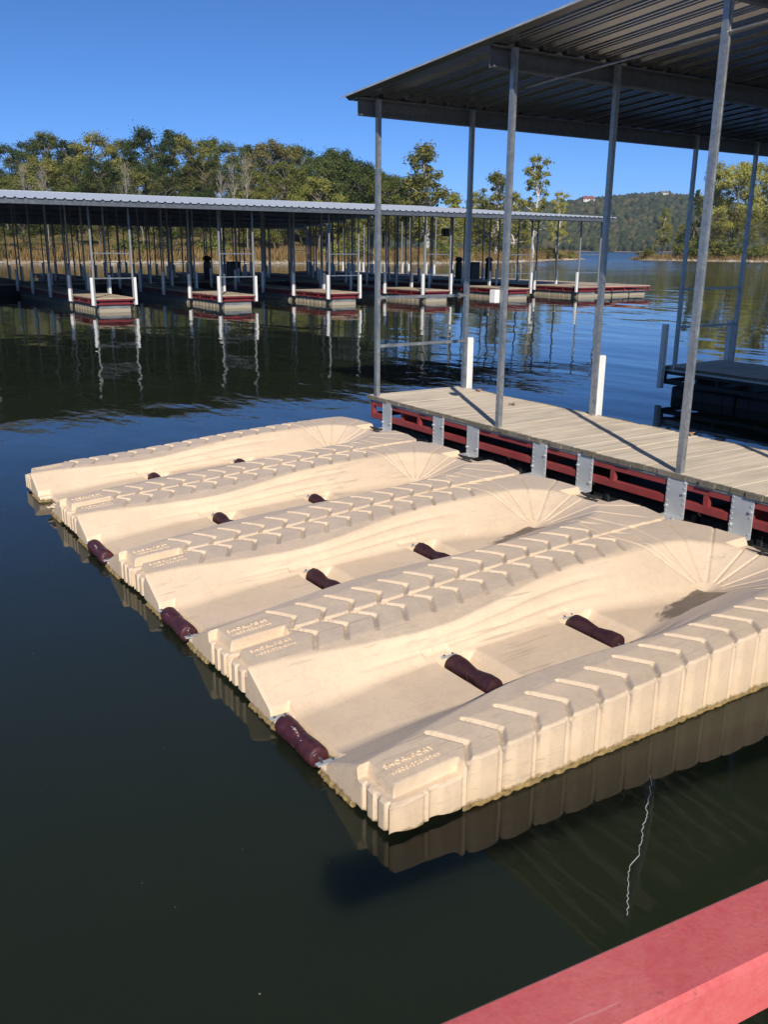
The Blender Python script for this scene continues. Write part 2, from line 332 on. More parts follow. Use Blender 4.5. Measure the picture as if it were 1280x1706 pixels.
terrain('terrain', z_left, -260, 56, 140, 80, 420, 130, M['ground'], 'grassy bank rising to a wooded hillside')
terrain('terrain', z_right, 48, 240, 90, 150, 330, 80, M['ground'], 'low point of land with a pale stony edge')

# ------------------------------------------------------------------ floating watercraft ports
PL, PHW = 3.60, .787
ZT_Y = [0, .4, .7, 1.2, 1.7, 2.2, 2.8, 3.2, 3.7]; ZT_Z = [.210, .234, .246, .274, .308, .341, .366, .377, .376]
E_Y = np.linspace(0, 4, 81); E_E = np.interp(E_Y, [0, .5, 1.05, 1.45, 1.9, 2.3, 2.6, 2.93, 4], [.245, .355, .45, .405, .31, .285, .315, .337, .337]); E_E = np.convolve(np.pad(E_E, 4, 'edge'), np.ones(9)/9, 'valid')
def port_mesh():
    nx, ny = 231, 561
    u = np.linspace(-PHW, PHW, nx); v = np.linspace(0, PL, ny); Uu, Vv = np.meshgrid(u, v)
    ax = np.abs(Uu)
    # plan outline: scalloped sides and front, chamfered corners at the dock end
    fr = np.mod((Vv-.385)/.194 + .02, 1.0)
    scal = .012*(sst(fr, .0, .05)*(1-sst(fr, .10, .42))) + .006*sst(fr, .86, .90)*(1-sst(fr, .94, .98))
    X = Uu - np.sign(Uu)*scal*sst(ax, PHW-.05, PHW)
    frx = np.mod((ax-.53)/.085, 1.0)
    fsc = .014*(sst(frx, .5, .62)*(1-sst(frx, .85, .98)))*sst(ax, .535, .55)
    yend = PL - np.clip(ax-.5, 0, 1)*.28 - .08*sst(ax, .735, .787)
    Y = np.where(Vv > 3.1, 3.1 + (Vv-3.1)*(yend-3.1)/(PL-3.1), Vv) + fsc*(1-sst(Vv, 0, .05))
    axx = np.abs(X)
    zt = np.interp(Y, ZT_Y, ZT_Z); w = PHW - np.interp(Y, E_Y, E_E)
    # soften the polyline of w
    ya = 2.93; wf = (.20 + .03*sst(Y, .3, 1.0))*(1-sst(Y, 1.9, ya)); zf = np.interp(Y, [0, .12, .6, 1.0, 2.0, 2.93, 4], [.045, .058, .098, .117, .148, .178, .178])
    s1 = (axx-wf)/np.maximum(w-wf, .05)
    dx, dy = X, Y-ya; r = np.hypot(dx, dy); s2 = r/.45
    s = np.where(Y < ya, s1, s2); k_, kb = .05, .15
    t = np.clip(s, 0, 1); lo = s; t = np.where(s < kb, np.where(s < -kb, 0, (s+kb)**2/(4*kb)), np.where(s > 1-k_, np.where(s > 1+k_, 1, 1-(1+k_-s)**2/(4*k_)), s))
    eW = PHW - w; slope_in = .12*np.clip(eW-.275, 0, 1); inner = np.clip((PHW-.275-axx)/np.maximum(eW-.275, .01), 0, 1)   # the crown falls a little towards the trough
    ztc = zt - np.where(Y < ya, slope_in*inner, 0)
    Z = zf + (ztc-zf)*t
    # long shallow flutes pressed in the banks
    for tc, wd_, amp, y0, y1 in ((.36, .06, .012, .5, 2.35), (.70, .07, .012, .7, 2.5)):
        lens = np.sin(np.pi*np.clip((Y-y0)/(y1-y0), 0, 1))**.7
        Z -= amp*lens*np.exp(-((s-tc-.04*np.sin(Y*1.4))/wd_)**2)
    crest = s > .97
    # rounded crown of the tread
    # chevron grooves
    grime = .46*sst(s, .93, 1.02)*(1-.5*sst(Y, 2.6, 3.3)) + .16*(1-sst(s, -.05, .22)) + .08
    groove = np.zeros_like(Z); silted = np.zeros_like(Z)
    for y0 in np.arange(.385, 2.95, .194):
        for sg, ((xa, ya_), (xb, yb_)) in enumerate((((PHW+.02, y0-.012), (PHW-.12, y0+.085)), ((PHW-.12, y0+.085), (PHW-.282, y0-.004)))):
            ex, ey = xb-xa, yb_-ya_; L2 = ex*ex+ey*ey
            tt = np.clip(((axx-xa)*ex + (Y-ya_)*ey)/L2, 0, 1); d = np.hypot(axx-xa-tt*ex, Y-ya_-tt*ey)
            groove = np.maximum(groove, 1-sst(d, .0075, .0175)); silted = np.maximum(silted, (1-sst(d, .006, .013))*((X > 0) == (sg == 0))*sst(np.abs(tt-.5), .5, .3))   # silt lies in the lower leg of each chevron
    fade = 1-sst(Y, 2.85, 3.0)
    Z -= .017*groove*fade*sst(s, .9, 1.0); grime = np.maximum(grime, .7*groove*fade*sst(s, .9, 1.0)) + 1.3*silted*fade*sst(s, .9, 1.0)
    # each tread block is a little proud at its dock-side end
    # fan creases at the bow
    ang = np.degrees(np.arctan2(np.abs(dx), dy)); fan = np.zeros_like(Z)
    for a0 in (8, 35, 57, 78, 98):
        d = r*np.sin(np.radians(np.clip(np.abs(ang-a0), 0, 90))); fan = np.maximum(fan, (1-sst(d, .003, .011))*sst(r, .07, .12)*(1-sst(r, .80, .86)))
    fan *= sst(Y, 2.78, 2.86); Z -= .007*fan; grime = np.maximum(grime, .75*fan)
    # cleat platform in the bow rim
    plat = (1-sst(np.abs(X-.02), .20, .235))*sst(Y, 3.36, 3.40); Z = Z*(1-plat) + np.minimum(Z, .325)*plat
    # pockets of the rollers
    for yc in (1.05, 1.95):
        pk = (1-sst(np.abs(X), .205, .225))*sst(Y, yc-.085, yc-.07)*(1-sst(Y, yc+.07, yc+.20)); Z = Z*(1-pk) + .03*pk
        lip = (1-sst(np.abs(X), .27, .285))*sst(Y, yc-.14, yc-.125)*(1-sst(Y, yc+.02, yc+.035)); Z = np.where(pk < .02, Z*(1-.6*lip)+(np.minimum(Z, zf+.012))*.6*lip, Z)
    pk = (1-sst(np.abs(X), .205, .225))*(1-sst(Y, .065, .11)); Z = Z*(1-pk) + (-.05)*pk
    tab = (1-sst(np.abs(np.abs(X)-.245), .03, .04))*(1-sst(Y, .10, .11)); Z = Z*(1-tab) + np.minimum(Z, .052)*tab
    # ledge round the outer tip corners
    led = np.maximum(sst(axx, PHW-.056, PHW-.048)*(1-sst(Y, .362, .370)), sst(axx, .535, .542)*(1-sst(Y, .046, .054)))
    Z -= .056*led; grime = np.maximum(grime, .7*(np.exp(-((axx-PHW+.052)/.012)**2)*(Y < .37))*(axx > .6))
    # rounded outer edge
    dist = np.minimum(PHW-ax, np.minimum(Vv, PL-Vv)); Z -= .010*(1-sst(dist, 0, .014))
    Z += .0016*np.sin(X*9+Y*3)*np.sin(Y*5.3)       # slightly oil-canned skin
    silt = np.exp(-((X-.10+.10*(Y-2.6))/.15)**2)*sst(Y, 1.95, 2.75)*(1-sst(Y, 2.88, 2.97))*(1-sst(s, .35, .7))
    top = np.stack([X, Y, Z], -1).reshape(-1, 3); idx = np.arange(nx*ny).reshape(ny, nx)
    Q = np.stack([idx[:-1, :-1], idx[:-1, 1:], idx[1:, 1:], idx[1:, :-1]], -1).reshape(-1, 4)
    ring = np.concatenate([idx[0, :-1], idx[:-1, -1], idx[-1, ::-1][:-1], idx[::-1, 0][:-1]])
    P_ = top[ring]; n = len(ring); rows = [ring]; V = [top]; base = len(top)
    corner = (np.abs(P_[:, 0]) > .51) & (P_[:, 1] < .37)
    wob = .006*np.sin(P_[:, 1]*31+P_[:, 0]*17)
    zb = np.where(corner, .026+wob, -.12)
    for f in (.33, .66, 1.0):
        q = P_.copy(); q[:, 2] = P_[:, 2]*(1-f) + zb*f
        V.append(q); rows.append(np.arange(base, base+n)); base += n
    for a, b in zip(rows[:-1], rows[1:]):
        a2, b2 = np.roll(a, -1), np.roll(b, -1); Q = np.concatenate([Q, np.stack([a, b, b2, a2], -1)])
    V = np.concatenate(V); me = fastmesh('hull', V, Q, M['cream'], True, 42)
    col = np.zeros((len(V), 4), np.float32); nt_ = nx*ny; col[:nt_, 0] = grime.ravel(); col[:nt_, 1] = silt.ravel(); col[:, 3] = 1; col[nt_:, 0] = .10; col[nt_:, 2] = .8
    at = me.color_attributes.new('grime', 'FLOAT_COLOR', 'POINT'); at.data.foreach_set('color', col.ravel()); return me
def text_mesh(txt, size, mat, depth=.002):
    cu = bpy.data.curves.new('lettering', 'FONT'); cu.body = txt; cu.size = size; cu.extrude = depth; cu.align_x = 'CENTER'; cu.space_character = 1.15; cu.resolution_u = 3
    o = bpy.data.objects.new('lettering', cu); COL.objects.link(o); dg = bpy.context.evaluated_depsgraph_get(); dg.update()
    me = bpy.data.meshes.new_from_object(o.evaluated_get(dg)); bpy.data.objects.remove(o); me.materials.clear(); me.materials.append(mat); return me
def roller_mesh(mat, rs, rc):
    prof = [(-.178, .012), (-.178, .040), (-.172, rs*.95), (-.16, rs), (-.10, rs*.93+rc*.07), (-.05, rs*.35+rc*.65), (-.009, rc), (-.008, rc-.004), (.008, rc-.004), (.009, rc), (.05, rs*.35+rc*.65), (.10, rs*.93+rc*.07), (.16, rs), (.172, rs*.95), (.178, .040), (.178, .012)]
    b = MB(); b.tube([(x, 0, 0) for x, _ in prof], [r for _, r in prof], 20); return b.mesh('roller', mat, True, 50)
PORT_ME = port_mesh(); M['letter'] = simple('cream_lettering', (.80, .62, .43), .5, 0, .08, 30)
T1, T2, T3 = text_mesh('SHOREPORT', .040, M['letter'], .003), text_mesh('1-800-328-8945', .033, M['letter'], .003), text_mesh('SHOREPORT', .03, M['letter'], .0025)
ROLL_ME, ROLLW_ME = roller_mesh(M['roller'], .057, .041), roller_mesh(M['roller_worn'], .053, .046)
axle = MB().tube([(-.215, 0, 0), (.215, 0, 0)], .008, 8).mesh('axle', M['bolt'], True)
brk = MB().box(-.016, .016, -.055, .05, -.003, .003, .001).mesh('bracket', M['plate'])
bolt_me = MB().tube([(0, 0, 0), (0, 0, .006), (0, 0, .008)], [.008, .008, .004], 6).mesh('bolt', M['bolt'])
def fringe_mesh():
    """ragged algae skirt along the waterline of a port"""
    b = MB(); r_ = random.Random(3)
    def run(p0, p1, n):
        pts, rad = [], []
        for i in range(n+1):
            t = i/n; pts.append((p0[0]+(p1[0]-p0[0])*t+r_.uniform(-.005, .005), p0[1]+(p1[1]-p0[1])*t, .006+r_.uniform(-.006, .007))); rad.append(r_.uniform(.007, .016))
        b.tube(pts, rad, 6)
    run((PHW-.004, .38, 0), (PHW-.004, 3.4, 0), 150); run((-PHW+.004, .38, 0), (-PHW+.004, 3.4, 0), 150)
    run((.22, -.002, 0), (.50, -.002, 0), 22); run((-.50, -.002, 0), (-.22, -.002, 0), 22)
    return b.mesh('algae_fringe', M['algae'], True, 80)
M['algae'] = simple('waterline_algae', (.27, .19, .075), .9, 0, .6, 40)
FR_ME = fringe_mesh()
cl = MB(); cl.tube([(-.10, 0, .045), (-.06, 0, .037), (0, 0, .034), (.06, 0, .037), (.10, 0, .045)], [.008, .013, .015, .013, .008], 8)
cl.tube([(-.03, 0, .0), (-.025, 0, .036)], [.017, .011], 8); cl.tube([(.03, 0, .0), (.025, 0, .036)], [.017, .011], 8); cl.box(-.055, .055, -.02, .02, -.003, .007, .002)
CLEAT_ME = cl.mesh('cleat', M['cleat'], True, 50)
def make_port(x, silt, label, broken=False):
    t = empty('floating_port', (x, 1.69 + random.uniform(-.012, .012), 0)); t.rotation_euler = (random.uniform(-.002, .002), random.uniform(-.004, .004), random.uniform(-.003, .003)); tag(t, label, 'floating port', 'drive-on floating ports moored along the finger dock')
    h = put('hull', PORT_ME, t); h['silt'] = float(silt); put('algae_fringe', FR_ME, t)
    for k_, (yc, zc) in enumerate(((.02, .052), (1.05, .104), (1.95, .131))):
        if broken and k_ == 0:      # the entry roller is gone, torn tabs are left
            for q in range(7):
                b = MB(); b.box(-.03, .03, -.02, .02, 0, .012, .003); put('torn_tab', b.mesh('torn_tab', M['letter']), t, (random.uniform(.02, .34), random.uniform(-.02, .10), .05+random.uniform(0, .05)), (random.uniform(-.6, .6), random.uniform(-.6, .6), random.uniform(0, 3)), random.uniform(.6, 1.4))
            continue
        ro = put('roller', ROLLW_ME if k_ == 0 else ROLL_ME, t, (0, yc, zc), (random.uniform(0, 6), 0, 0)); put('axle', axle, ro)
        for s_ in (-1, 1):
            br = put('bracket', brk, t, (s_*.235, yc+.01, zc+.02 if k_ else .060), (0, s_*-.12 if k_ else 0, 0))
            for dy in (-.03, .028): put('bolt', bolt_me, br, (0, dy, .003))
    for s_ in (-1, 1):
        for me, dx in ((T1, -.03), (T2, .02)):
            o = put('embossed_lettering', me, t, (s_*(PHW-.145)+dx+.012, .205, float(np.interp(.205, ZT_Y, ZT_Z))+.001), (0, 0, math.pi/2)); o.rotation_euler = (0, -.06, math.pi/2)
    put('embossed_lettering', T3, t, (.03, 3.41, .327), (.0, 0, 0))
    put('cleat', CLEAT_ME, t, (.02, 3.50, .327), (0, 0, R(8)))
    return t
make_port(-3.27, 1.0, 'outermost cream floating port with ribbed wall bare to open water, dark silt in its bow')
make_port(-4.855, .92, 'cream floating port with a narrow dark silt stain, next to the outermost one')
make_port(-6.44, .60, 'cream floating port third from the bare ribbed side wall, without a large silt stain')
make_port(-8.025, .35, 'cream floating port beside the finger dock tip, its entry roller missing and corner broken', True)

# ------------------------------------------------------------------ the near dock: fingers, posts, roof
ZD = .483
dock = empty('boat_dock', (-1, 9, 0)); tag(dock, 'covered boat dock with grey planked fingers on red steel frames under ribbed metal roof', 'dock')
DLOC = Vector((-1, 9, 0))
def dput(name, me, parent, loc, rot=(0, 0, 0)):
    """parent sits somewhere under the dock: give world location"""
    base = Vector((0, 0, 0)); q = parent
    while q is not None: base += Vector(q.location); q = q.parent
    return put(name, me, parent, Vector(loc)-base, rot)
post_me = {}
def post_mesh(h):
    h = round(h, 3)
    if h not in post_me:
        b = MB(); b.prism([(-.026, -.026), (.026, -.026), (.026, -.012), (.023, -.010), (.023, .010), (.026, .012), (.026, .026), (-.026, .026)], 'z', 0, h); post_me[h] = b.mesh('post', M['galv'])
    return post_me[h]
def roof_z(x): return 3.885 + .0711*(x+9.52)
plank_mes = []
for i in range(6):
    b = MB(); L = .74 + random.uniform(-.016, .016); L2 = .74+random.uniform(-.016, .016); hw = .0705+random.uniform(-.0015, .0005)
    b.box(-hw, hw, -L, L2, -.042, 0, .001); plank_mes.append(b.mesh('plank', M['wood']))
plate_me = MB().box(-.1, .1, -.005, .005, -.165, .165, .002); plate_me = plate_me.mesh('bracket_plate', M['plate'])
pbolt = MB().tube([(0, 0, 0), (0, -.007, 0), (0, -.010, 0)], [.009, .009, .005], 6).mesh('bolt', M['bolt'])
pbolt_r = MB().tube([(0, 0, 0), (0, -.009, 0), (0, -.013, 0)], [.013, .013, .006], 6).mesh('bolt', M['rust'])
def fender_mesh():
    b = MB(); b.box(-.04, .04, -.012, .075, 0, 1.0, .008); b.box(-.025, .025, .075, .085, .02, .98); return b.mesh('fender', M['pvc'])
FEN_ME = fender_mesh()
def near_finger(b0, b1, a0, a1, post_a, detail):
    """frame (part) with its planks, posts, rails, floats as sub-parts"""
    f = MB()
    for (y0, y1) in ((b0+.02, b0+.07), (b1-.07, b1-.02)):
        f.box(a0+.05, a1, y0, y1, .362, .428, .004); f.box(a0+.05, a1, y0, y1, .205, .272, .004)
    for z0, z1 in ((.362, .428), (.205, .272)): f.box(a0, a0+.05, b0+.02, b1-.02, z0, z1, .004)
    n = 0
    for xa in np.arange(a0+.012, a1, 1.0):
        for y in (b0+.022, b1-.068): f.box(xa, xa+.045, y, y+.046, .27, .364)
    for xa in (a0+.6, a0+3.0, a0+5.4): f.box(xa, xa+.05, b0+.07, b1-.07, .21, .425)
    fr = f.mesh('finger_frame', M['red'] if detail else M['blackfloat']); fo = dput('finger_frame', fr, dock, (0, 0, 0))  # fingers under the roof get black frames: their shade is painted in
    xs = np.arange(a0-.04+.07, a1, .1435)
    for i, x in enumerate(xs):
        dput('plank', random.choice(plank_mes), fo, (x, (b0+b1)/2, ZD + random.uniform(-.003, .002)), (random.uniform(-.002, .002), random.uniform(-.004, .004), random.choice((0, math.pi)) + random.uniform(-.004, .004)))
    fl = MB(); xw = a0+.12
    while xw < a1-.3:
        me = MB(); me.box(0, 1.16, b0+.11, b1-.11, -.35, .17, .03)
        for q in (.2, .58, .96): me.box(q-.03, q+.03, b0+.095, b1-.095, -.35, .15, .01)
        dput('float_block', me.mesh('float_block', M['blackfloat']), fo, (xw, 0, 0)); xw += 1.2
    ang_me = MB().box(a0+.02, a1, -.004, .0, -.03, .0).mesh('edge_angle', M['galv'])
    dput('edge_angle', ang_me, fo, (0, b0+.018, .445))
    for j, xa in enumerate(post_a):
        for y, s_ in ((b0+.045, -1), (b1-.05, 1)):
            h = roof_z(xa)-.03-.43; dput('post', post_mesh(h), fo, (xa, y, .43), (0, 0, 0 if s_ < 0 else math.pi))
    for z_ in (1.10, 1.68):
        rl = MB().box(-.018, .018, b0+.06, b1-.065, -.018, .018, .003).mesh('rail', M['galv']); dput('rail', rl, fo, (post_a[0], 0, z_))
    return fo
POSTS = [-9.25, -6.93, -4.62, -2.30]
f1 = near_finger(5.955, 7.42, -9.36, -.3, POSTS, True)
for xa in (-9.25, -6.93): dput('fender', FEN_ME, f1, (xa, 7.41, .14))
for i, xa in enumerate((-8.97, -7.92, -7.30, -6.26, -5.65, -4.61, -3.98, -3.0)):
    po = dput('bracket_plate', plate_me, f1, (xa, 5.966, .282))
# bolts belong to the plates; plates are already sub-parts, so bolts are joined into one mesh per plate look
def plate_with_bolts(seed):
    r_ = random.Random(seed); b = MB(); b.box(-.1, .1, -.005, .005, -.165, .165, .002)
    for s_ in (-1, 1):
        for kz in range(7):
            if r_.random() < .85:
                z_ = .14-kz*.045; b.tube([(s_*.082, -.004, z_), (s_*.082, -.012, z_)], .0065, 6)
        z_ = r_.choice((.05, -.085)); b.tube([(s_*.082, -.004, z_), (s_*.082, -.022, z_)], .012, 6)
    b.box(-.105, .105, -.70, -.004, -.166, -.158); b.tube([(.07, -.10, -.175), (.07, -.10, -.14)], .012, 6)
    return b.mesh('bracket_plate', M['plate'])
for i, o in enumerate([c for c in f1.children if c.name.startswith('bracket_plate')]): o.data = plate_with_bolts(i)
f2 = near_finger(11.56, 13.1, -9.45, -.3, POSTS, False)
for y, rz in ((11.545, math.pi), (13.115, 0)):
    dput('fender', FEN_ME, f2, (-9.42, y, .14), (0, 0, rz)); dput('fender', FEN_ME, f2, (-6.95, y, .14), (0, 0, rz))
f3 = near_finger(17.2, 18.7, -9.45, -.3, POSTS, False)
# main walkway behind the fingers (the photographer stands on it)
w_ = MB(); w_.box(-.30, -.25, -7, 22, .2, .43, .004); w_.box(1.76, 1.81, -7, 22, .2, .43, .004)
for yb in np.arange(-6.5, 22, 2.0): w_.box(-.25, 1.76, yb, yb+.05, .22, .42)
wk = dput('walkway_frame', w_.mesh('walkway_frame', M['red']), dock, (0, 0, 0))
wl = MB().box(-.069, .069, -1.07, 1.07, -.038, 0, .005).mesh('plank', M['wood_far'])
for yb in np.arange(-6.9, 22, .29): dput('plank', wl, wk, (.76, yb, ZD), (0, 0, math.pi/2)); dput('plank', wl, wk, (.76, yb+.145, ZD), (0, 0, math.pi/2))
for yb in np.arange(-6.9, 20, 2.5): dput('float_block', MB().box(-.2, 1.65, 0, 2.4, -.35, .19, .03).mesh('float_block', M['blackfloat']), wk, (0, yb, 0))
# purlins, roof sheets
rfb = MB(); rfb.box(.44, .56, 5.72, 20.4, roof_z(.5)-.02, roof_z(.5)+.035)
rf = dput('roof', rfb.mesh('roof', M['roof']), dock, (0, 0, 0)); tag(rf, 'ribbed galvanised roof resting on deep purlins')
def purlin_mesh(L):
    b = MB(); t_ = .004; H_ = .19; W_ = .065
    b.prism([(0, 0), (W_, 0), (W_, .02), (W_-t_, .02), (W_-t_, t_), (t_, t_), (t_, H_-t_), (W_-t_, H_-t_), (W_-t_, H_-.02), (W_, H_-.02), (W_, H_), (0, H_)], 'y', 0, L)
    return b.mesh('purlin', M['purlin'])
PUR = purlin_mesh(14.5)
for xa in POSTS + [0.05, 3.3, 5.6, 7.9, 10.2]:
    za = roof_z(xa-.08) if xa < .5 else roof_z(1-xa)
    dput('purlin', PUR, rf, (xa-.115, 5.79, za-.199))
def sheet_mesh(L, slope, mat, under, ribs=3, pitch=.3048, rh=.038, seg=1):
    """ribbed sheet: ribs run down the slope (-X), width along Y; origin at the ridge end"""
    prof = []
    for i in range(ribs):
        y = i*pitch
        prof += [(y, 0), (y+.052, rh), (y+.078, rh), (y+.130, 0), (y+.178, 0), (y+.186, .005), (y+.196, .005), (y+.204, 0), (y+.244, 0), (y+.252, .005), (y+.262, .005), (y+.270, 0)]
    prof.append((ribs*pitch+.004, 0)); th = .0035; V, F = [], []; n = len(prof)
    for x in (0, -L):
        for dz in (0, -th):
            for y, z_ in prof: V.append((x, y, z_+dz+slope*x))
    for i in range(n-1):
        F += [(i, i+1, 2*n+i+1, 2*n+i), (n+i+1, n+i, 3*n+i, 3*n+i+1), (2*n+i, 2*n+i+1, 3*n+i+1, 3*n+i), (i+1, i, n+i, n+i+1)]
    F += [(0, 2*n, 3*n, n), (n-1, 2*n-1, 4*n-1, 3*n-1)]
    me = newmesh('roof_sheet', V, F, [mat, under])
    for i in range(n-1): me.polygons[i*4+1].material_index = 1
    return me
SH = sheet_mesh(10.06, .0711, M['roof'], M['under']); 
for i in range(16):
    dput('roof_sheet', SH, rf, (.5, 5.66+i*.9144, roof_z(.5)+.0045 + (.0015 if i % 2 else 0)))
SH2 = sheet_mesh(10.0, .0711, M['roof'], M['under'])
for i in range(16): dput('roof_sheet', SH2, rf, (.5, 5.66+(i+1)*.9144, roof_z(.5)+.0045 + (.0015 if i % 2 else 0)), (0, 0, math.pi))
# conduit under the roof and its light box
cd = MB().tube([(-6.9, 6.13, 3.71), (-6.5, 6.11, 3.727), (-4.6, 6.0, 3.773), (-2.4, 5.99, 3.86), (-.5, 6.0, 4.1)], .008, 8).put('conduit', M['galv'], None, True); cd.parent = rf; cd.location = -DLOC-Vector(rf.location)
ob = dput('outlet_box', MB().box(-.045, .045, -.04, .04, -.065, .065, .006).mesh('outlet_box', M['pvc']), f1, (-7.03, 5.97, 1.80))
# handrail of the walkway
hd = math.atan2(.07, .66)
hr = MB(); hr.box(-.063, .063, -.42, 2.5, -.11, 0, .008)
hro = dput('handrail', hr.mesh('handrail', M['rail']), dock, (-.664, .90, 1.25), (0, 0, -hd)); tag(hro, 'sun-faded red steel handrail beam')
put('rail_post', MB().box(-.05, .05, -.05, .05, -1.2, -.10).mesh('rail_post', M['rail']), hro, (.0, 2.35, 0))
put('rail_brace', MB().box(.0, .55, 2.31, 2.39, -.84, -.79).mesh('rail_brace', M['rail']), hro)
# white strand added in place of a wavering reflection beside the outer port
def reflection_pts():
    r_ = random.Random(5); p0, p1 = Vector((-2.241, 2.922, .001)), Vector((-1.693, 2.167, .001)); pts = []; n = 64; off = 0
    side = Vector((.81, .59, 0))
    for i in range(n+1):
        t = i/n; off = off*.8 + r_.uniform(-.006, .006); pts.append(p0.lerp(p1, t) + side*(off + .018*math.sin(t*5.5)*math.sin(t*3.1)))
    return pts
tag(MB().tube(reflection_pts(), .0011, 5).put('reflection_strand', M['pvc'], None, True), 'thin kinked white strand modelled as a reflection on dark water', 'modelled reflection')
# pollen and bits of leaf drifting on the near water
r_ = random.Random(9); sp_ = MB()
for i in range(70):
    x, y = r_.uniform(-9.5, -1.9), r_.uniform(-1.2, 1.5); q = r_.uniform(.002, .0042); w_ = r_.uniform(.3, 1); a_ = r_.uniform(0, 3.1)
    n0 = len(sp_.v); sp_.v += [(x+q*math.cos(a_+t)*(1 if i_ % 2 else w_), y+q*math.sin(a_+t), .0015) for i_, t in enumerate((0, 1.3, 2.6, 3.9, 5.2))]; sp_.f.append(tuple(range(n0, n0+5)))
tag(sp_.put('floating_specks', simple('drifting_bits', (.42, .38, .26), .8)), 'tiny pale bits drifting on the near water', None, None, 'stuff')
# dry leaves blown onto the planks
def leaf_mesh(seed):
    r_ = random.Random(seed); n = 9; V = [(0, 0, .012)]
    for i in range(n):
        a = 2*math.pi*i/n; rr = .035*(1 if i % 2 else .6)*r_.uniform(.8, 1.3); V.append((rr*math.cos(a)*1.4, rr*math.sin(a), r_.uniform(.002, .03)))
    F = [(0, 1+i, 1+(i+1) % n) for i in range(n)]; b = newmesh('dry_leaf', V, F, M['leafbrown']); return b
M['leafbrown'] = simple('dry_brown_leaf', (.33, .19, .09), .85, 0, .4, 30)
for (x, y), lb in (((-7.86, 7.0), 'curled brown leaf lying on the planks between two post shadows'), ((-8.9, 7.33), 'dry leaf at the far plank ends beside a white fender'), ((-5.6, 7.34), 'dry leaf at the plank ends facing the shaded slip')):
    tag(put('dry_leaf', leaf_mesh(int(x*10)), None, (x, y, ZD+.002), (0, 0, random.uniform(0, 6)), 1.3), lb, 'leaf')

# ------------------------------------------------------------------ the far covered dock
FD = empty('boat_dock', (-47, 16, 0)); tag(FD, 'long covered boat dock with pale roof, red-framed fingers and white corner fenders across the water', 'dock')
def fput(name, me, parent, loc, rot=(0, 0, 0)): return dput(name, me, parent, loc, rot)
RIDX, RIDZ, FSL = -47.0, 4.69, .0630
def froof(x): return RIDZ - FSL*abs(x-RIDX)
fpost = {}
def far_post(h):
    h = round(h, 2)
    if h not in fpost: fpost[h] = MB().box(-.028, .028, -.028, .028, 0, h).mesh('post', M['post_far'])
    return fpost[h]
FFEN = MB().box(-.055, .055, -.025, .065, 0, .95, .008).mesh('fender', M['pvc'])
FRAIL = MB().box(-.018, .018, -.62, .62, -.018, .018).mesh('rail', M['galv'])
FBLK = []
for i in range(3):
    b = MB(); b.box(0, 1.02, -.56, .56, -.3, .29, .025); b.box(.3, .34, -.572, .572, -.3, .27); b.box(.7, .74, -.572, .572, -.3, .27); FBLK.append(b.mesh('float_block', M['farfloat']))
FPLK = [MB().box(-.068, .068, -.68+random.uniform(-.02, .02), .68+random.uniform(-.02, .02), -.04, 0).mesh('plank', M['wood_far']) for _ in range(4)]
def far_finger(y0, x_tip, x_root, xs, planks=True, w=1.3, side=1):
    """finger with frame (part); planks, floats, posts, fenders, rails are its sub-parts"""
    f = MB(); lo, hi = min(x_tip, x_root), max(x_tip, x_root); y1 = y0+w
    for y in (y0, y1-.05):
        f.box(lo, hi, y, y+.05, .40, .455); f.box(lo, hi, y, y+.05, .265, .31)
        for xq in np.arange(lo+.02, hi-.06, 1.2): f.box(xq, xq+.05, y+.002, y+.048, .305, .405)
    xt = x_tip-.05 if side > 0 else x_tip
    for z0, z1 in ((.40, .455), (.265, .31)): f.box(xt, xt+.05, y0+.05, y1-.05, z0, z1)
    f.box(lo+.1, hi-.1, y0+.12, y1-.12, .27, .45)
    o = fput('finger_frame', f.mesh('finger_frame', M['red_far']), FD, (0, 0, 0))
    yc = (y0+y1)/2
    if planks:
        x = hi-.05
        while x > lo: q = fput('plank', random.choice(FPLK), o, (x, yc, .497+random.uniform(-.004, .004))); q.scale.y = w/1.3; x -= .146
    else: fput('decking', MB().box(lo, hi, y0-.03, y1+.03, .457, .497).mesh('decking', M['wood_far']), o, (0, 0, 0))
    x = hi-.06-1.04
    while x > lo: q = fput('float_block', random.choice(FBLK), o, (x, yc, 0)); q.scale.y = w/1.3; x -= 1.04
    for xp in xs:
        for y, sg in ((y0-.04, -1), (y1+.04, 1)):
            fput('post', far_post(froof(xp)-.05-.22), o, (xp, y, .22))
            fput('fender', FFEN, o, (xp, y+sg*.055, .24), (0, 0, 0 if sg > 0 else math.pi))
    for z_ in (1.16, 2.0): q = fput('rail', FRAIL, o, (xs[0], yc, z_)); q.scale.y = (w+.02)/1.24
    return o
FB = [9.1+4.72*i for i in range(5)]
for y0 in [9.1-4.9] + FB: far_finger(y0, -32.0, -45.2, [-32.1, -35.1, -38.1, -41.1, -44.1], planks=y0 > 5)
for y0 in [4.4+4.66*i for i in range(8)]: far_finger(y0, -62.0, -48.8, [-61.9, -58.9, -55.9, -52.9, -49.9], planks=False, side=-1)
far_finger(32.5, -32.0, -45.2, [-32.1, -35.1, -38.1, -41.1, -44.1]); far_finger(32.5, -62.0, -48.8, [-61.9, -58.9, -55.9, -52.9, -49.9], planks=False, side=-1)
pf = MB()
for xe in (-32.05, -61.95):
    for z0, z1 in ((.40, .455), (.265, .31)): pf.box(xe, xe+.05, 33.72, 37.6, z0, z1)
    for yq in np.arange(33.9, 37.6, .9): pf.box(xe+.003, xe+.047, yq, yq+.05, .305, .405)
for z0, z1 in ((.40, .455), (.265, .31)): pf.box(-62, -32, 37.6, 37.65, z0, z1)
for xq in np.arange(-61, -32, 1.2): pf.box(xq, xq+.05, 37.602, 37.648, .305, .405)
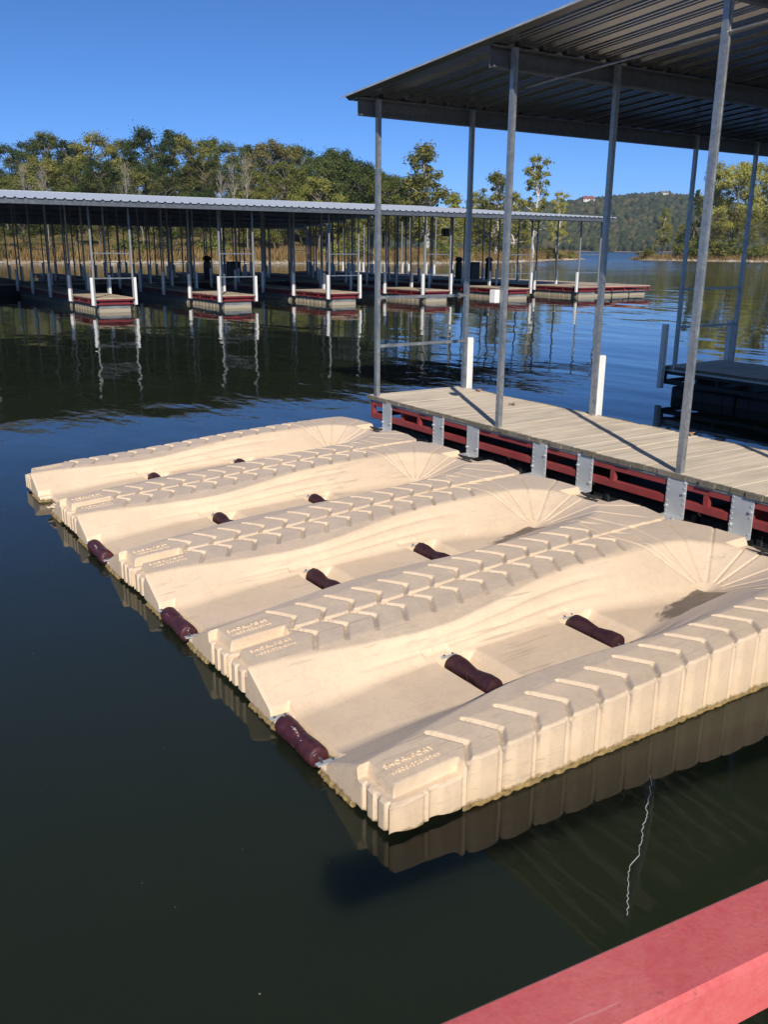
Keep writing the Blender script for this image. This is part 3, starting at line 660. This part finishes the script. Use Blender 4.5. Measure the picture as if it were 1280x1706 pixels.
pfo = fput('platform_frame', pf.mesh('platform_frame', M['red_far']), FD, (0, 0, 0))
for x in np.arange(-32.1, -61.9, -.146): q = fput('plank', FPLK[int(x*10) % 4], pfo, (x, 35.69, .497+random.uniform(-.004, .004))); q.scale.y = 2.9
for x in np.arange(-33.2, -61.5, -1.04):
    for yq in (34.4, 35.65, 36.9): fput('float_block', FBLK[int(-x*3) % 3], pfo, (x, yq, 0))
mw = MB(); mw.box(-48.8, -48.7, -12, 32.3, .25, .45); mw.box(-45.3, -45.2, -12, 32.3, .25, .45); mw.box(-48.6, -45.4, -12, 32.3, -.2, .44)
mwo = fput('walkway_frame', mw.mesh('walkway_frame', M['blackfloat']), FD, (0, 0, 0))
fput('decking', MB().box(-48.85, -45.15, -12, 32.3, .452, .495).mesh('decking', M['wood_far']), mwo, (0, 0, 0))
for y in np.arange(-10.5, 32, 4.66):
    for x in (-48.6, -45.4): fput('post', far_post(froof(x)-.05-.45), mwo, (x, y, .45))
# roof
rb = MB(); rb.box(-47.12, -46.88, -12, 34.0, RIDZ-.02, RIDZ+.045)
fro = fput('roof', rb.mesh('roof', M['roof_far']), FD, (0, 0, 0)); tag(fro, 'pale ribbed metal roof with a grey eave beam')
FPUR = purlin_mesh(45.7); 
for x in (-32.1, -35.1, -38.1, -41.1, -44.1, -50, -53, -56, -59, -61.9): fput('purlin', FPUR, fro, (x-.03, -12, froof(x)-.225))
fput('eave_beam', MB().box(-.02, .02, -12, 33.6, -.175, -.006).mesh('eave_beam', M['purlin']), fro, (-31.08, 0, froof(-31.08)))
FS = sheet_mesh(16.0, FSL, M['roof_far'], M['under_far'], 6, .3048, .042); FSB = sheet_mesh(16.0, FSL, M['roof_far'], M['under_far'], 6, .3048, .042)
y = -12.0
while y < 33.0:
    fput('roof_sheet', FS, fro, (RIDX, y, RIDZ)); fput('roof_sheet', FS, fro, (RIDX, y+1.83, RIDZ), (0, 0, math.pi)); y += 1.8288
# things standing on the far dock
def pedestal(x, y, label):
    b = MB(); b.tube([(0, 0, 0), (0, 0, .02), (0, 0, .95), (0, 0, .98)], [.20, .21, .20, .14], 14); t = b.put('pedestal', M['black'], None, True, 40, (x, y, .497))
    h = MB(); h.tube([(0, 0, .97), (0, 0, 1.02), (0, 0, 1.14), (0, 0, 1.24), (0, 0, 1.28)], [.10, .20, .23, .16, .03], 14); h.put('cap', M['black'], t, True, 40)
    return tag(t, label, 'pedestal', 'black capped pedestals on the far dock')
def bin_(x, y, label):
    b = MB(); b.prism([(-.26, -.3), (.26, -.3), (.26, .3), (-.26, .3)], 'z', 0, .92); t = b.put('trash_bin', M['black'], None, False, 35, (x, y, .497))
    MB().box(-.29, .29, -.33, .33, .92, .99, .02).put('lid', M['black'], t); MB().tube([(.29, -.2, .86), (.33, -.2, .88), (.33, .2, .88), (.29, .2, .86)], .015, 6).put('handle', M['black'], t)
    for s_ in (-.27, .27): MB().tube([(-.22, s_-.03, .08), (-.22, s_+.03, .08)], .09, 12).put('wheel', M['black'], t)
    return tag(t, label, 'trash bin', 'square black bins on the far dock')
pedestal(-47.6, 19.7, 'tall black pedestal with rounded cap on the main walkway of the far dock'); bin_(-45.9, 20.5, 'square black lidded bin on the main walkway of the far dock')
bin_(-42.9, 34.6, 'square black lidded bin on the end platform of the far dock'); pedestal(-42.4, 35.4, 'tall black pedestal with rounded cap on the end platform of the far dock')
pedestal(-43.5, 34.0, 'tall black pedestal behind the bin on the far end platform')
lb = MB(); 
for s_ in (-.2, .2): lb.tube([(0, s_, 0), (0, s_, .75), (-.08, s_, .9), (-.25, s_, .95), (-.38, s_, .85), (-.4, s_, .5)], .022, 8)
lad = lb.put('swim_ladder', M['galv'], None, True, 40, (-41.2, 36.7, .49)); tag(lad, 'curved silver swim ladder at the edge of the far end platform', 'ladder')
for zz in (.15, .35): MB().tube([(-.4, -.2, zz+.2), (-.4, .2, zz+.2)], .018, 6).put('rung', M['galv'], lad, True)
db = MB().box(-.2, .2, -.17, .17, -.42, 0, .02).put('dark_box', simple('brown_box_paint', (.035, .022, .015), .6), None, False, 35, (-44.1, 33.4, 3.35)); tag(db, 'dark brown box hung on a post of the far dock', 'box')
MB().box(-.21, .21, -.18, .18, 0, .03).put('lid', M['black'], db); MB().box(-.03, .03, -.20, -.17, -.4, 0).put('strap', M['galv'], db)
db2 = MB().box(-.2, .2, -.17, .17, -.7, 0, .02).put('dark_box', M['black'], None, False, 35, (-58.9, 4.3, 2.6)); tag(db2, 'tall black box hung on a rear post at the far end of the covered dock', 'box')
MB().box(-.21, .21, -.18, .18, 0, .03).put('lid', M['black'], db2)

# ------------------------------------------------------------------ trees
def leaf_cloud(centers, radii, nper, size, rs, squash=.75, hang=0.0):
    """leaf-sized quads spread through round clumps -> V, Q"""
    n = len(centers)*nper; c = np.repeat(np.asarray(centers, float), nper, 0); r = np.repeat(np.asarray(radii, float), nper)
    d = rs.normal(size=(n, 3)); d /= np.linalg.norm(d, axis=1)[:, None]
    rad = r*np.abs(rs.normal(.62, .34, n))
    p = c + d*rad[:, None]*np.array([1, 1, squash])
    # leaf axes: roughly facing outwards, random roll
    nrm = d*.7 + rs.normal(size=(n, 3))*.6 + np.array([0, 0, .35]); nrm /= np.linalg.norm(nrm, axis=1)[:, None]
    a = np.cross(nrm, rs.normal(size=(n, 3))); a /= np.linalg.norm(a, axis=1)[:, None]; b = np.cross(nrm, a)
    s = size*rs.uniform(.6, 1.35, n)[:, None]; a = a*s; b = b*s*.7
    V = np.stack([p-a, p-b*.8, p+a, p+b*.8], 1).reshape(-1, 3); Q = np.arange(len(V)).reshape(-1, 4); return V, Q
def limb(mb, p0, p1, r0, r1, rs, n=5, bend=.12):
    p0, p1 = np.array(p0, float), np.array(p1, float); L = np.linalg.norm(p1-p0); pts, rr = [], []
    off = rs.normal(size=3)*L*bend
    for i in range(n+1):
        t = i/n; q = p0*(1-t) + p1*t + off*math.sin(math.pi*t) + rs.normal(size=3)*L*.012; pts.append(tuple(q)); rr.append(r0*(1-t) + r1*t)
    mb.tube(pts, rr, 6)
def make_tree_proto(kind, seed):
    """returns (trunk mesh builder data, crown V,Q) for a tree of about 15 m"""
    rs = np.random.default_rng(seed); mb = MB(); H = 15.0; cs, rr = [], []
    if kind == 'oak':
        base = 4.0+rs.uniform(-.6, .8); limb(mb, (0, 0, -.6), (rs.uniform(-.5, .5), rs.uniform(-.5, .5), H*.72), .30, .08, rs, 7, .03)
        for i in range(46):
            t = rs.uniform(0, 1); zz = base + (H-base-1.0)*t; wid = 4.3*math.sin(math.pi*(.16+.80*t))**.7*rs.uniform(.45, 1.08); a = rs.uniform(0, 6.283)
            c = (wid*math.cos(a), wid*math.sin(a), zz); cs.append(c); rr.append(rs.uniform(.95, 1.75)*(1-.25*t))
            if i % 2 == 0: limb(mb, (0, 0, max(base*.8, zz-2.4)), c, .09, .03, rs, 4)
        V, Q = leaf_cloud(cs, rr, 230, .155, rs)
    elif kind == 'open':      # sycamore or cottonwood: tall, clumps apart so the sky shows
        x1, y1 = rs.uniform(-.7, .7, 2); limb(mb, (0, 0, -.6), (x1, y1, H*.9), .27, .05, rs, 8, .02)
        for i in range(72):
            t = rs.uniform(0, 1)**1.15; zz = 3.0 + (H-3.4)*t; wid = (3.7*(1-t)**.6+.3)*rs.uniform(.15, 1.08); a = rs.uniform(0, 6.283)
            c = (x1*t+wid*math.cos(a), y1*t+wid*math.sin(a), zz); cs.append(c); rr.append(rs.uniform(.5, 1.15)); limb(mb, (x1*t*.8, y1*t*.8, max(2.8, zz-1.8)), c, .065, .02, rs, 4)
        V, Q = leaf_cloud(cs, rr, 100, .18, rs, .85)
    elif kind == 'sparse':
        limb(mb, (0, 0, -.6), (.5, .2, H*.62), .24, .12, rs, 7, .03); limb(mb, (.5, .2, H*.6), (-.3, .3, H*.97), .12, .03, rs, 5, .06); limb(mb, (.5, .2, H*.6), (2.0, .1, H*.93), .10, .03, rs, 5, .06)
        for i in range(58):
            t = rs.uniform(0, 1); zz = 4.2 + (H-4.6)*t; wid = rs.uniform(.3, 2.7)*(1 - .35*t); a = rs.uniform(0, 6.283); c = (.4+wid*math.cos(a), .2+wid*math.sin(a), zz)
            cs.append(c); rr.append(rs.uniform(.38, .85)); limb(mb, (.4, .2, zz-1.2), c, .06, .02, rs, 4)
        V, Q = leaf_cloud(cs, rr, 80, .18, rs, .85)
    elif kind == 'cedar':
        limb(mb, (0, 0, -.4), (0, 0, H*.95), .22, .03, rs, 6, .01)
        for i in range(60):
            t = rs.uniform(0, 1); zz = .8 + (H-1.2)*t; wid = 3.2*(1-t)**.8*rs.uniform(.35, 1.0); a = rs.uniform(0, 6.283); cs.append((wid*math.cos(a), wid*math.sin(a), zz)); rr.append(rs.uniform(.5, .95)*(1.05-.6*t))
        V, Q = leaf_cloud(cs, rr, 90, .17, rs, .7)
    elif kind == 'shrub':
        for i in range(16):
            a = rs.uniform(0, 6.283); w0 = rs.uniform(0, 2.1); c = (w0*math.cos(a), w0*math.sin(a), rs.uniform(.5, 2.6)*(1-.22*w0)); cs.append(c); rr.append(rs.uniform(.55, .95)); limb(mb, (c[0]*.2, c[1]*.2, -.3), c, .04, .015, rs, 3)
        V, Q = leaf_cloud(cs, rr, 110, .15, rs, .85)
    elif kind == 'bare':
        top = (rs.uniform(-1.2, 1.2), rs.uniform(-.6, .6), H*.95); limb(mb, (0, 0, -.5), top, .20, .03, rs, 9, .04)
        for i in range(26):
            t = rs.uniform(.3, .95); p = np.array(top)*t; a = rs.uniform(0, 6.283); L = (1-t)*4.2+.8; q = p + np.array([L*math.cos(a), L*math.sin(a), L*rs.uniform(.6, 1.3)]); limb(mb, p, q, .055, .012, rs, 4, .08)
            for j in range(3): e = q + rs.normal(size=3)*np.array([.8, .8, .6]); limb(mb, p*.45+q*.55, e, .022, .008, rs, 3, .05)
        return mb, None, None
    return mb, V, Q
PROTO = {}
for kind, seeds in (('oak', (11, 12, 13, 14)), ('open', (21, 22, 23)), ('sparse', (31,)), ('cedar', (41,)), ('shrub', (51, 52, 53)), ('bare', (61, 62))):
    PROTO[kind] = [make_tree_proto(kind, s_) for s_ in seeds]
TM = {}
def tree_meshes(kind, i, leaf, bark):
    key = (kind, i, leaf, bark)
    if key not in TM:
        mb, V, Q = PROTO[kind][i]; tr = mb.mesh('trunk', M[bark], True, 60); TM[key] = (tr, fastmesh('crown', V, Q, M[leaf]) if V is not None else None)
    return TM[key]
def tree(name, kind, leaf, bark, x, y, zf, h, label, cat='tree', group=None, wide=1.0, i=None):
    ref = {'shrub': 3.0}.get(kind, 15.0); s_ = h/ref; i = random.randrange(len(PROTO[kind])) if i is None else i
    a, b = G(x, y); t = empty(name, (a, b, float(zf(x, y))), random.uniform(0, 6.28)); t.scale = (s_*wide, s_*wide, s_)
    tr, cr = tree_meshes(kind, i, leaf, bark); put('trunk' if kind != 'shrub' else 'stem', tr, t)
    if cr: put('crown' if kind != 'shrub' else 'foliage', cr, t)
    tag(t, label, cat, group); return t
ROW = ('in the crest row of the wood behind the far dock', 'halfway down the wooded rise behind the far dock', 'at the foot of the wood by the grassy bank', 'standing out in front of the wood on the bank')
KL = {'leaf_green': 'mid green oak in the wood on the rise behind the far dock', 'leaf_dark': 'dark green oak in the wood on the rise behind the far dock', 'leaf_olive': 'olive oak turning yellow in the wood behind the far dock', 'leaf_rust': 'russet brown oak in the wood behind the far dock', 'leaf_yellow': 'yellow-leaved tree in front of the wood behind the far dock'}
GW = 'trees of the wood behind the far dock'
# skyline of the wood: (metres right, metres ahead, height, leaf)
SKYL = [(-78.6, 177.7, 13.0, 'g'), (-77.2, 185.1, 13.7, 'd'), (-72.0, 180.9, 13.6, 'd'), (-70.1, 186.5, 14.7, 'd'), (-66.7, 187.0, 15.5, 'g'), (-58.2, 173.6, 14.5, 'd'), (-53.5, 172.3, 15.8, 'o'), (-55.3, 192.1, 15.0, 'o'), (-47.9, 178.2, 15.7, 'd'), (-43.8, 177.6, 17.3, 'd'), (-44.0, 195.9, 17.7, 'd'), (-37.8, 183.3, 16.0, 'o'), (-35.5, 192.1, 15.3, 'g'), (-29.9, 183.4, 15.2, 'd'), (-26.6, 187.3, 14.7, 'g'), (-21.4, 175.6, 16.2, 'r'), (-19.6, 187.2, 15.7, 'o'), (-16.5, 192.8, 16.1, 'd'), (-10.8, 171.8, 16.3, 'g'), (-9.5, 174.6, 17.7, 'd'), (-6.2, 173.7, 17.3, 'd'), (-2.8, 165.8, 15.3, 'd'), (0.1, 174.9, 14.7, 'd'), (1.9, 172.7, 12.7, 'g'),
  (-84, 178, 13.5, 'd'), (-91, 182, 13.5, 'g'), (-98, 176, 14, 'd')]
MIDL = [(-67.2, 150.4, 12.1, 'o'), (-70.4, 162.9, 10.2, 'g'), (-63.5, 155.5, 9.6, 'd'), (-59.7, 151.9, 10.1, 'g'), (-55.7, 153.0, 13.0, 'o'), (-56.9, 162.0, 10.1, 'd'), (-50.9, 154.9, 12.1, 'g'), (-47.1, 154.7, 12.5, 'd'), (-47.2, 163.9, 9.9, 'g'), (-41.6, 154.6, 11.3, 'o'), (-40.4, 160.0, 11.5, 'd'), (-35.9, 153.7, 10.9, 'o'), (-35.0, 163.9, 10.5, 'd'), (-31.4, 162.6, 13.7, 'o'), (-28.2, 162.2, 11.3, 'd'), (-22.9, 155.3, 12.1, 'g'), (-21.0, 163.7, 11.5, 'r'), (-16.1, 151.1, 14.4, 'g'), (-14.7, 163.6, 12.2, 'd'), (-9.5, 150.6, 15.2, 'd'), (-6.5, 151.9, 14.6, 'g'), (-4.0, 157.3, 14.6, 'd'), (-0.2, 151.4, 13.0, 'g'), (-76, 152, 11, 'g'), (-83, 156, 11, 'd')]
FRL = [(-59.2, 132.7, 7.9, 'o'), (-56.8, 133.4, 6.4, 'o'), (-51.3, 130.3, 7.9, 'g'), (-48.8, 134.2, 8.6, 'd'), (-46.1, 137.2, 9.6, 'g'), (-41.6, 134.7, 7.7, 'o'), (-38.1, 139.0, 9.6, 'd'), (-34.4, 137.0, 7.8, 'o'), (-31.3, 138.6, 8.8, 'g'), (-29.0, 144.4, 9.3, 'd'), (-25.2, 145.0, 6.8, 'o'), (-21.2, 147.8, 9.6, 'o'), (-17.4, 148.1, 7.9, 'g'), (-11.7, 146.9, 9.6, 'g'), (-9.5, 154.0, 7.8, 'd'), (-4.8, 150.8, 7.6, 'g'), (-0.4, 156.9, 11.5, 'o')]
YEL = [(-10.3, 142.5, 11.8, 'y'), (-16.9, 139.7, 6.9, 'y'), (-22.3, 137.3, 7.1, 'o'), (-5.4, 144.3, 7.4, 'y')]
BARE = [(-48.9, 127.3, 12.4), (-46.5, 127.8, 11.9), (-36.0, 129.9, 13.1), (-34.2, 130.7, 10.0), (-20.4, 137.0, 14.6), (-23.9, 135.3, 12.3), (-22.3, 136.1, 13.5)]
PEN = [('open', 6.6, 150, 16.9), ('open', 4.4, 152, 12.6), ('open', 11.3, 160, 10.2), ('open', 15.8, 165, 10.8), ('open', 18.4, 158, 13.6), ('open', 23.4, 170, 11.2), ('oak', 15.7, 180, 8.4), ('oak', 20.8, 185, 10.5), ('sparse', 27.4, 172, 18.0), ('sparse', 34.8, 188, 13.5), ('oak', 5.9, 165, 9.3), ('oak', 1.5, 150, 8.7), ('oak', 10.8, 175, 7.8), ('oak', 27.6, 190, 7.5)]
RT = [('open', 66.1, 222, 10.9), ('cedar', 67.8, 205, 14.0), ('open', 74.2, 212, 20.0), ('oak', 77.3, 208, 21.0), ('oak', 84.0, 215, 20.5), ('oak', 89.4, 212, 21.5), ('oak', 71.3, 202, 10.0), ('oak', 76.9, 198, 10.5), ('oak', 83.0, 200, 9.2), ('oak', 94.1, 210, 19.6), ('oak', 101.3, 215, 18.3), ('oak', 66.7, 208, 6.7)]

LF = {'g': 'leaf_green', 'd': 'leaf_dark', 'o': 'leaf_olive', 'r': 'leaf_rust', 'y': 'leaf_yellow', 'k': 'leaf_gold'}
TONE = {'g': 'mid green oak', 'd': 'dark green oak', 'o': 'olive oak turning yellow', 'r': 'russet brown oak', 'y': 'yellow-leaved tree'}
for rw, lst in enumerate((SKYL, MIDL, FRL, YEL)):
    hm = max(q[2] for q in lst)
    for x, y, h, c in lst:
        sz = 'tallest ' if h == hm else ('tall ' if h > .9*hm else ('small ' if h < .72*hm else ''))
        tree('oak_tree' if c != 'y' else 'yellow_tree', 'oak', LF[c], 'bark', x, y, z_left, h, sz + TONE[c] + ' ' + ROW[rw], 'tree', GW, 1.12 if h > 12 else 1.25)
for x, y, h in BARE: tree('bare_tree', 'bare', 'leaf_dark', 'deadwood', x, y, z_left, h, 'bleached leafless dead tree standing against the wood behind the far dock', 'bare tree', 'dead trees before the wood', .42)
for n, (kd, x, y, h) in enumerate(PEN):
    if kd == 'open': lab, lf, bk, nm = 'yellow-green sycamore with open crown on the left shore point', 'leaf_yellow' if n not in (0, 4) else 'leaf_olive', 'palebark', 'sycamore_tree'
    elif kd == 'sparse': lab, lf, bk, nm = ('tallest sparse sycamore with a bare white trunk near the tip of the point' if n == 8 else 'small sparse sycamore at the very tip of the point'), 'leaf_yellow', 'palebark', 'sycamore_tree'
    else: lab, lf, bk, nm = 'low olive tree filling the gaps between the sycamores on the point', 'leaf_olive', 'bark', 'olive_green_tree'
    if n == 0: lab = 'tallest olive-crowned sycamore where the left point begins, above the dock roof'
    tree(nm, kd, lf, bk, x, y, z_left, h, lab, 'tree', 'sycamores and low trees of the left point' if lab.startswith(('yellow', 'low')) else None, 1.0 if kd != 'open' else (1.4 if n == 0 else 1.2))
for n, (kd, x, y, h) in enumerate(RT):
    if kd == 'cedar': tree('cedar_tree', 'cedar', 'needle', 'bark', x, y, z_right, h, 'dark conical cedar at the left edge of the right-hand point', 'tree', None, 1.15)
    elif n == 0: tree('sycamore_tree', 'open', 'leaf_yellow', 'palebark', x, y, z_right, h, 'slim yellow sycamore standing apart left of the cedar on the right-hand point', 'tree', None, .9)
    else: tree('broadleaf_tree', 'oak' if kd == 'oak' else 'open', ('leaf_yellow', 'leaf_yellow', 'leaf_olive')[n % 3] if h > 15 else 'leaf_olive', 'bark', x, y, z_right, h, ('tallest ' if h > 21.2 else '') + 'big ' + ('olive-green' if n % 3 == 2 else 'yellow') + (' open-crowned' if kd == 'open' else ' broadleaf') + ' tree on the right-hand point' if h > 15 else 'low olive tree at the foot of the big trees on the right-hand point', 'tree', 'trees of the right-hand point', 1.05)
rs2 = np.random.default_rng(5)
for i in range(46):
    x = rs2.uniform(-75, 30); dy = rs2.uniform(2.5, 13); y = float(shore_left(x)) + dy; lf = str(rs2.choice(['shrub', 'leaf_olive', 'leaf_green', 'leaf_rust'])); hh = rs2.uniform(1.3, 3.4)
    lbl = ('low ' if hh < 1.9 else 'tall ' if hh > 2.8 else '') + {'shrub': 'yellow-olive', 'leaf_olive': 'olive', 'leaf_green': 'green', 'leaf_rust': 'russet'}[lf] + ' shrub in the dry grass ' + ('close to the stony waterline' if dy < 6 else 'halfway up the bank' if dy < 9.5 else 'below the first trees of the wood')
    tree('shrub', 'shrub', lf, 'bark', x, y, z_left, hh, lbl, 'shrub', 'shrubs of the grassy bank', rs2.uniform(.9, 1.4))
for i in range(12):
    x = rs2.uniform(31, 42); y = float(shore_left(x)) + rs2.uniform(1, 6); tree('shrub', 'shrub', rs2.choice(['shrub', 'leaf_rust', 'leaf_olive']), 'bark', x, y, z_left, rs2.uniform(1.2, 2.3), 'low brownish shrub at the tip of the left point', 'shrub', 'shrubs at the tip of the left point', 1.5)
for i in range(30):
    x = rs2.uniform(57, 100); y = float(np.interp(x, [50, 56, 62, 70, 84, 110, 200], [222, 206, 198, 190, 184, 176, 165])) + rs2.uniform(2.5, 11); tree('shrub', 'shrub', rs2.choice(['shrub', 'leaf_olive', 'leaf_green']), 'bark', x, y, z_right, rs2.uniform(2.0, 4.6), 'dense shrub along the stony edge of the right-hand point', 'shrub', 'shrubs along the right-hand point', rs2.uniform(1.0, 1.5))
# dry grass of the bank
def grass_mesh(n, xr, dr, zf, sf, hr_):
    x = rs2.uniform(*xr, n); y = sf(x) + rs2.uniform(*dr, n); z_ = zf(x, y); h = rs2.uniform(*hr_, n); a = rs2.uniform(0, 6.28, n); w = .10*h
    A = x*ca - y*sa; B = x*sa + y*ca; lx, ly = rs2.normal(size=n)*.25*h, rs2.normal(size=n)*.25*h
    p0 = np.stack([A-np.cos(a)*w, B-np.sin(a)*w, z_-.1], -1); p1 = np.stack([A+np.cos(a)*w, B+np.sin(a)*w, z_-.1], -1); p2 = np.stack([A+lx, B+ly, z_+h], -1)
    V = np.stack([p0, p1, p2], 1).reshape(-1, 3); return fastmesh('grass', V, np.arange(len(V)).reshape(-1, 3), M['grass'])
tag(put('dry_grass', grass_mesh(30000, (-90, 44), (.8, 20), z_left, shore_left, (.4, 1.5))), 'tall golden dry grass on the bank behind the far dock', None, None, 'stuff')
tag(put('dry_grass', grass_mesh(7000, (56, 110), (.6, 9), z_right, lambda q: np.interp(q, [50, 56, 62, 70, 84, 110, 200], [222, 206, 198, 190, 184, 176, 165]), (.3, 1.0))), 'dry grass along the right-hand point', None, None, 'stuff')
# stones along the waterline
def stone_mesh(seed):
    r_ = np.random.default_rng(seed); V, F = [], []
    for i in range(4):
        for j in range(6): a = 6.283*j/6+.3*i; q = (.25, 1, .9, .3)[i]*r_.uniform(.75, 1.2); V.append((q*math.cos(a), q*math.sin(a)*.8, (-.5, -.1, .35, .6)[i]*r_.uniform(.8, 1.2)))
    for i in range(3):
        for j in range(6): F.append((i*6+j, i*6+(j+1) % 6, i*6+6+(j+1) % 6, i*6+6+j))
    F.append(tuple(18+j for j in range(6))); return V, F
sv_, sf_ = [], []
for q in range(420):
    left = q < 320; x = rs2.uniform(-75, 42) if left else rs2.uniform(60, 105); y = (float(shore_left(x)) if left else float(np.interp(x, [50, 56, 62, 70, 84, 110, 200], [222, 206, 198, 190, 184, 176, 165]))) + rs2.uniform(-.6, 2.0)
    V, F = stone_mesh(q % 9); a, b = G(x, y); s_ = rs2.uniform(.12, .5); n0 = len(sv_); sv_ += [(a+v[0]*s_*1.4, b+v[1]*s_*1.4, .08+v[2]*s_) for v in V]; sf_ += [tuple(n0+i for i in f) for f in F]
tag(put('shore_stones', newmesh('shore_stones', sv_, sf_, simple('shore_stone', (.42, .37, .30), .9, 0, .3, .6))), 'pale stones along the far waterline', None, None, 'stuff')

# ------------------------------------------------------------------ the distant wooded hill
def z_hill(x, y):
    ridge = np.interp(x, [-600, -200, 100, 250, 300, 350, 420, 470, 560, 700, 900, 1300], [18, 30, 48, 61, 66, 69, 69, 60, 44, 40, 52, 36])
    t = sst(y, 890, 1340); return np.where(y < 890, (y-890)*.1, .5 + (ridge-2)*t + 1.5*np.sin(x*.03)*np.sin(y*.027)*t)
k = NT('hill_ground', .95, 0, .1); p = k.pos(); zc = k.t.nodes.new('ShaderNodeSeparateXYZ'); k.t.links.new(p, zc.inputs[0])
k.color(k.mix(k.ramp(k.math('MULTIPLY', zc.outputs['Z'], .1), [(.0, 1.), (.06, 1.), (.1, 0.)]), (.035, .04, .02), (.34, .26, .18))); M['hillg'] = k.m
terrain('hill', z_hill, -600, 1300, 140, 840, 1700, 60, M['hillg'], 'distant hill across the lake')
def wood_mesh(n):
    """tree crowns of the far wood: one faceted, lumpy crown each"""
    ico = [(0, 0, 1)] + [(.87*math.cos(a), .87*math.sin(a), .5) for a in np.arange(6)*1.0472] + [(math.cos(a+.52), math.sin(a+.52), -.05) for a in np.arange(6)*1.0472] + [(.7*math.cos(a), .7*math.sin(a), -.75) for a in np.arange(6)*1.0472]
    tri = [(0, 1+j, 1+(j+1) % 6) for j in range(6)]
    for r0, r1 in ((1, 7), (7, 13)):
        for j in range(6): tri += [(r0+j, r1+j, r0+(j+1) % 6), (r0+(j+1) % 6, r1+j, r1+(j+1) % 6)]
    I = np.array(ico); T = np.array(tri)
    x = rs2.uniform(-150, 900, n); y = 891 + 473*rs2.uniform(0, 1, n)**.85; z_ = z_hill(x, y); r = rs2.uniform(2.6, 5.2, n)
    jit = rs2.uniform(.7, 1.3, (n, len(I), 1)); P_ = I[None]*jit*r[:, None, None]; P_[:, :, 2] *= rs2.uniform(1.0, 1.5, n)[:, None]
    P_[:, :, 0] += 0; A = x*ca - y*sa; B = x*sa + y*ca; P_ += np.stack([A, B, z_ + r*.9], -1)[:, None, :]
    V = P_.reshape(-1, 3); Q = (T[None] + (np.arange(n)*len(I))[:, None, None]).reshape(-1, 3); me = fastmesh('wood', V, Q, M['hillwood'])
    c = np.repeat(rs2.uniform(0, 1, n), len(I)); col = np.stack([c, c, c, np.ones_like(c)], -1).astype(np.float32)
    me.color_attributes.new('tone', 'FLOAT_COLOR', 'POINT').data.foreach_set('color', col.ravel()); return me
k = NT('distant_foliage', .8, 0, .1); at = k.t.nodes.new('ShaderNodeAttribute'); at.attribute_name = 'tone'; nn = k.noise(k.pos(), .35, 3)
f = k.math('ADD', k.math('MULTIPLY', at.outputs['Fac'], .6), k.math('MULTIPLY', nn, .5))
k.color(k.ramp(f, [(.15, (.034, .047, .022)), (.45, (.058, .076, .032)), (.68, (.092, .102, .042)), (.82, (.125, .11, .05)), (.95, (.13, .085, .045))])); k.bump(k.noise(k.pos(), 1.2, 4), 1.0, 1.2); M['hillwood'] = k.m
tag(put('distant_woodland', wood_mesh(9000)), 'unbroken autumn woodland covering the distant hill', None, None, 'stuff')
# houses on the hill
def house(x, y, zadd, w, d, h, rot, roofc, label, wings=()):
    a, b = G(x, y); t = empty('house', (a, b, float(z_hill(x, y))+zadd), TH+rot); tag(t, label, 'house')
    wm = simple('house_wall_white', (.78, .74, .68), .8, 0, .05, .5); rm = simple('house_roof', roofc, .8, 0, .2, .5); gm_ = simple('house_glass', (.03, .035, .04), .15, 0, .2, .5)
    for (x0, y0, w_, d_, h_) in [(0, 0, w, d, h)] + list(wings):
        MB().box(x0-w_/2, x0+w_/2, y0-d_/2, y0+d_/2, -4, h_).put('wall', wm, t)
        MB().prism([(y0-d_/2-.6, h_-.05), (y0+d_/2+.6, h_-.05), (y0, h_+d_*.36)], 'x', x0-w_/2-.6, x0+w_/2+.6).put('roof', rm, t)
        n = max(2, int(w_/3.2))
        for i in range(n):
            for zz in ([1.0, 4.0] if h_ > 5 else [1.1]):
                xx = x0 - w_/2 + (i+.5)*w_/n; MB().box(xx-.6, xx+.6, y0-d_/2-.06, y0-d_/2+.05, zz, zz+1.5).put('window', gm_, t)
    MB().box(w*.22, w*.22+1.1, -.5, .6, h, h+d*.36+1.2).put('chimney', rm, t)
house(268.5, 1250, 4.5, 15, 9, 6.0, .1, (.28, .075, .045), 'white house with a red roof set in the wood of the distant hill')
house(391, 1325, 5.5, 10, 7, 5.2, -.1, (.20, .19, .18), 'white house with grey roof and low wings on the crest of the distant hill', [(-9, 1, 7, 6, 3.4), (9, 1, 7, 6, 3.2)])
house(424, 1322, 4.5, 9, 6, 3.2, .2, (.30, .29, .28), 'low pale house beside the winged white house on the hill crest')
for q, (x, y) in enumerate(((372, 1330), (380, 1338), (388, 1345), (402, 1340))):
    tree('crest_tree', 'oak', 'leaf_dark', 'bark', x, y, z_hill, 12+q, 'dark tree beside the white house on the hill crest', 'tree', 'trees round the hilltop house', 1.2)

# ------------------------------------------------------------------ air
hz = bpy.data.materials.new('lake_haze'); hz.use_nodes = True; ht = hz.node_tree; ht.nodes.remove(ht.nodes['Principled BSDF'])
pv = ht.nodes.new('ShaderNodeVolumePrincipled'); pv.inputs['Color'].default_value = (.80, .88, 1, 1); pv.inputs['Density'].default_value = .00019; pv.inputs['Anisotropy'].default_value = .3
ht.links.new(pv.outputs[0], ht.nodes['Material Output'].inputs['Volume'])
hb = MB(); cx, cy = G(330, 800); hb.box(-1500, 1500, -1500, 1500, -30, 130)
ho = hb.put('haze', hz, None, loc=(cx, cy, 0)); ho.rotation_euler = (0, 0, TH); tag(ho, 'thin blue air over the lake', None, None, 'stuff')
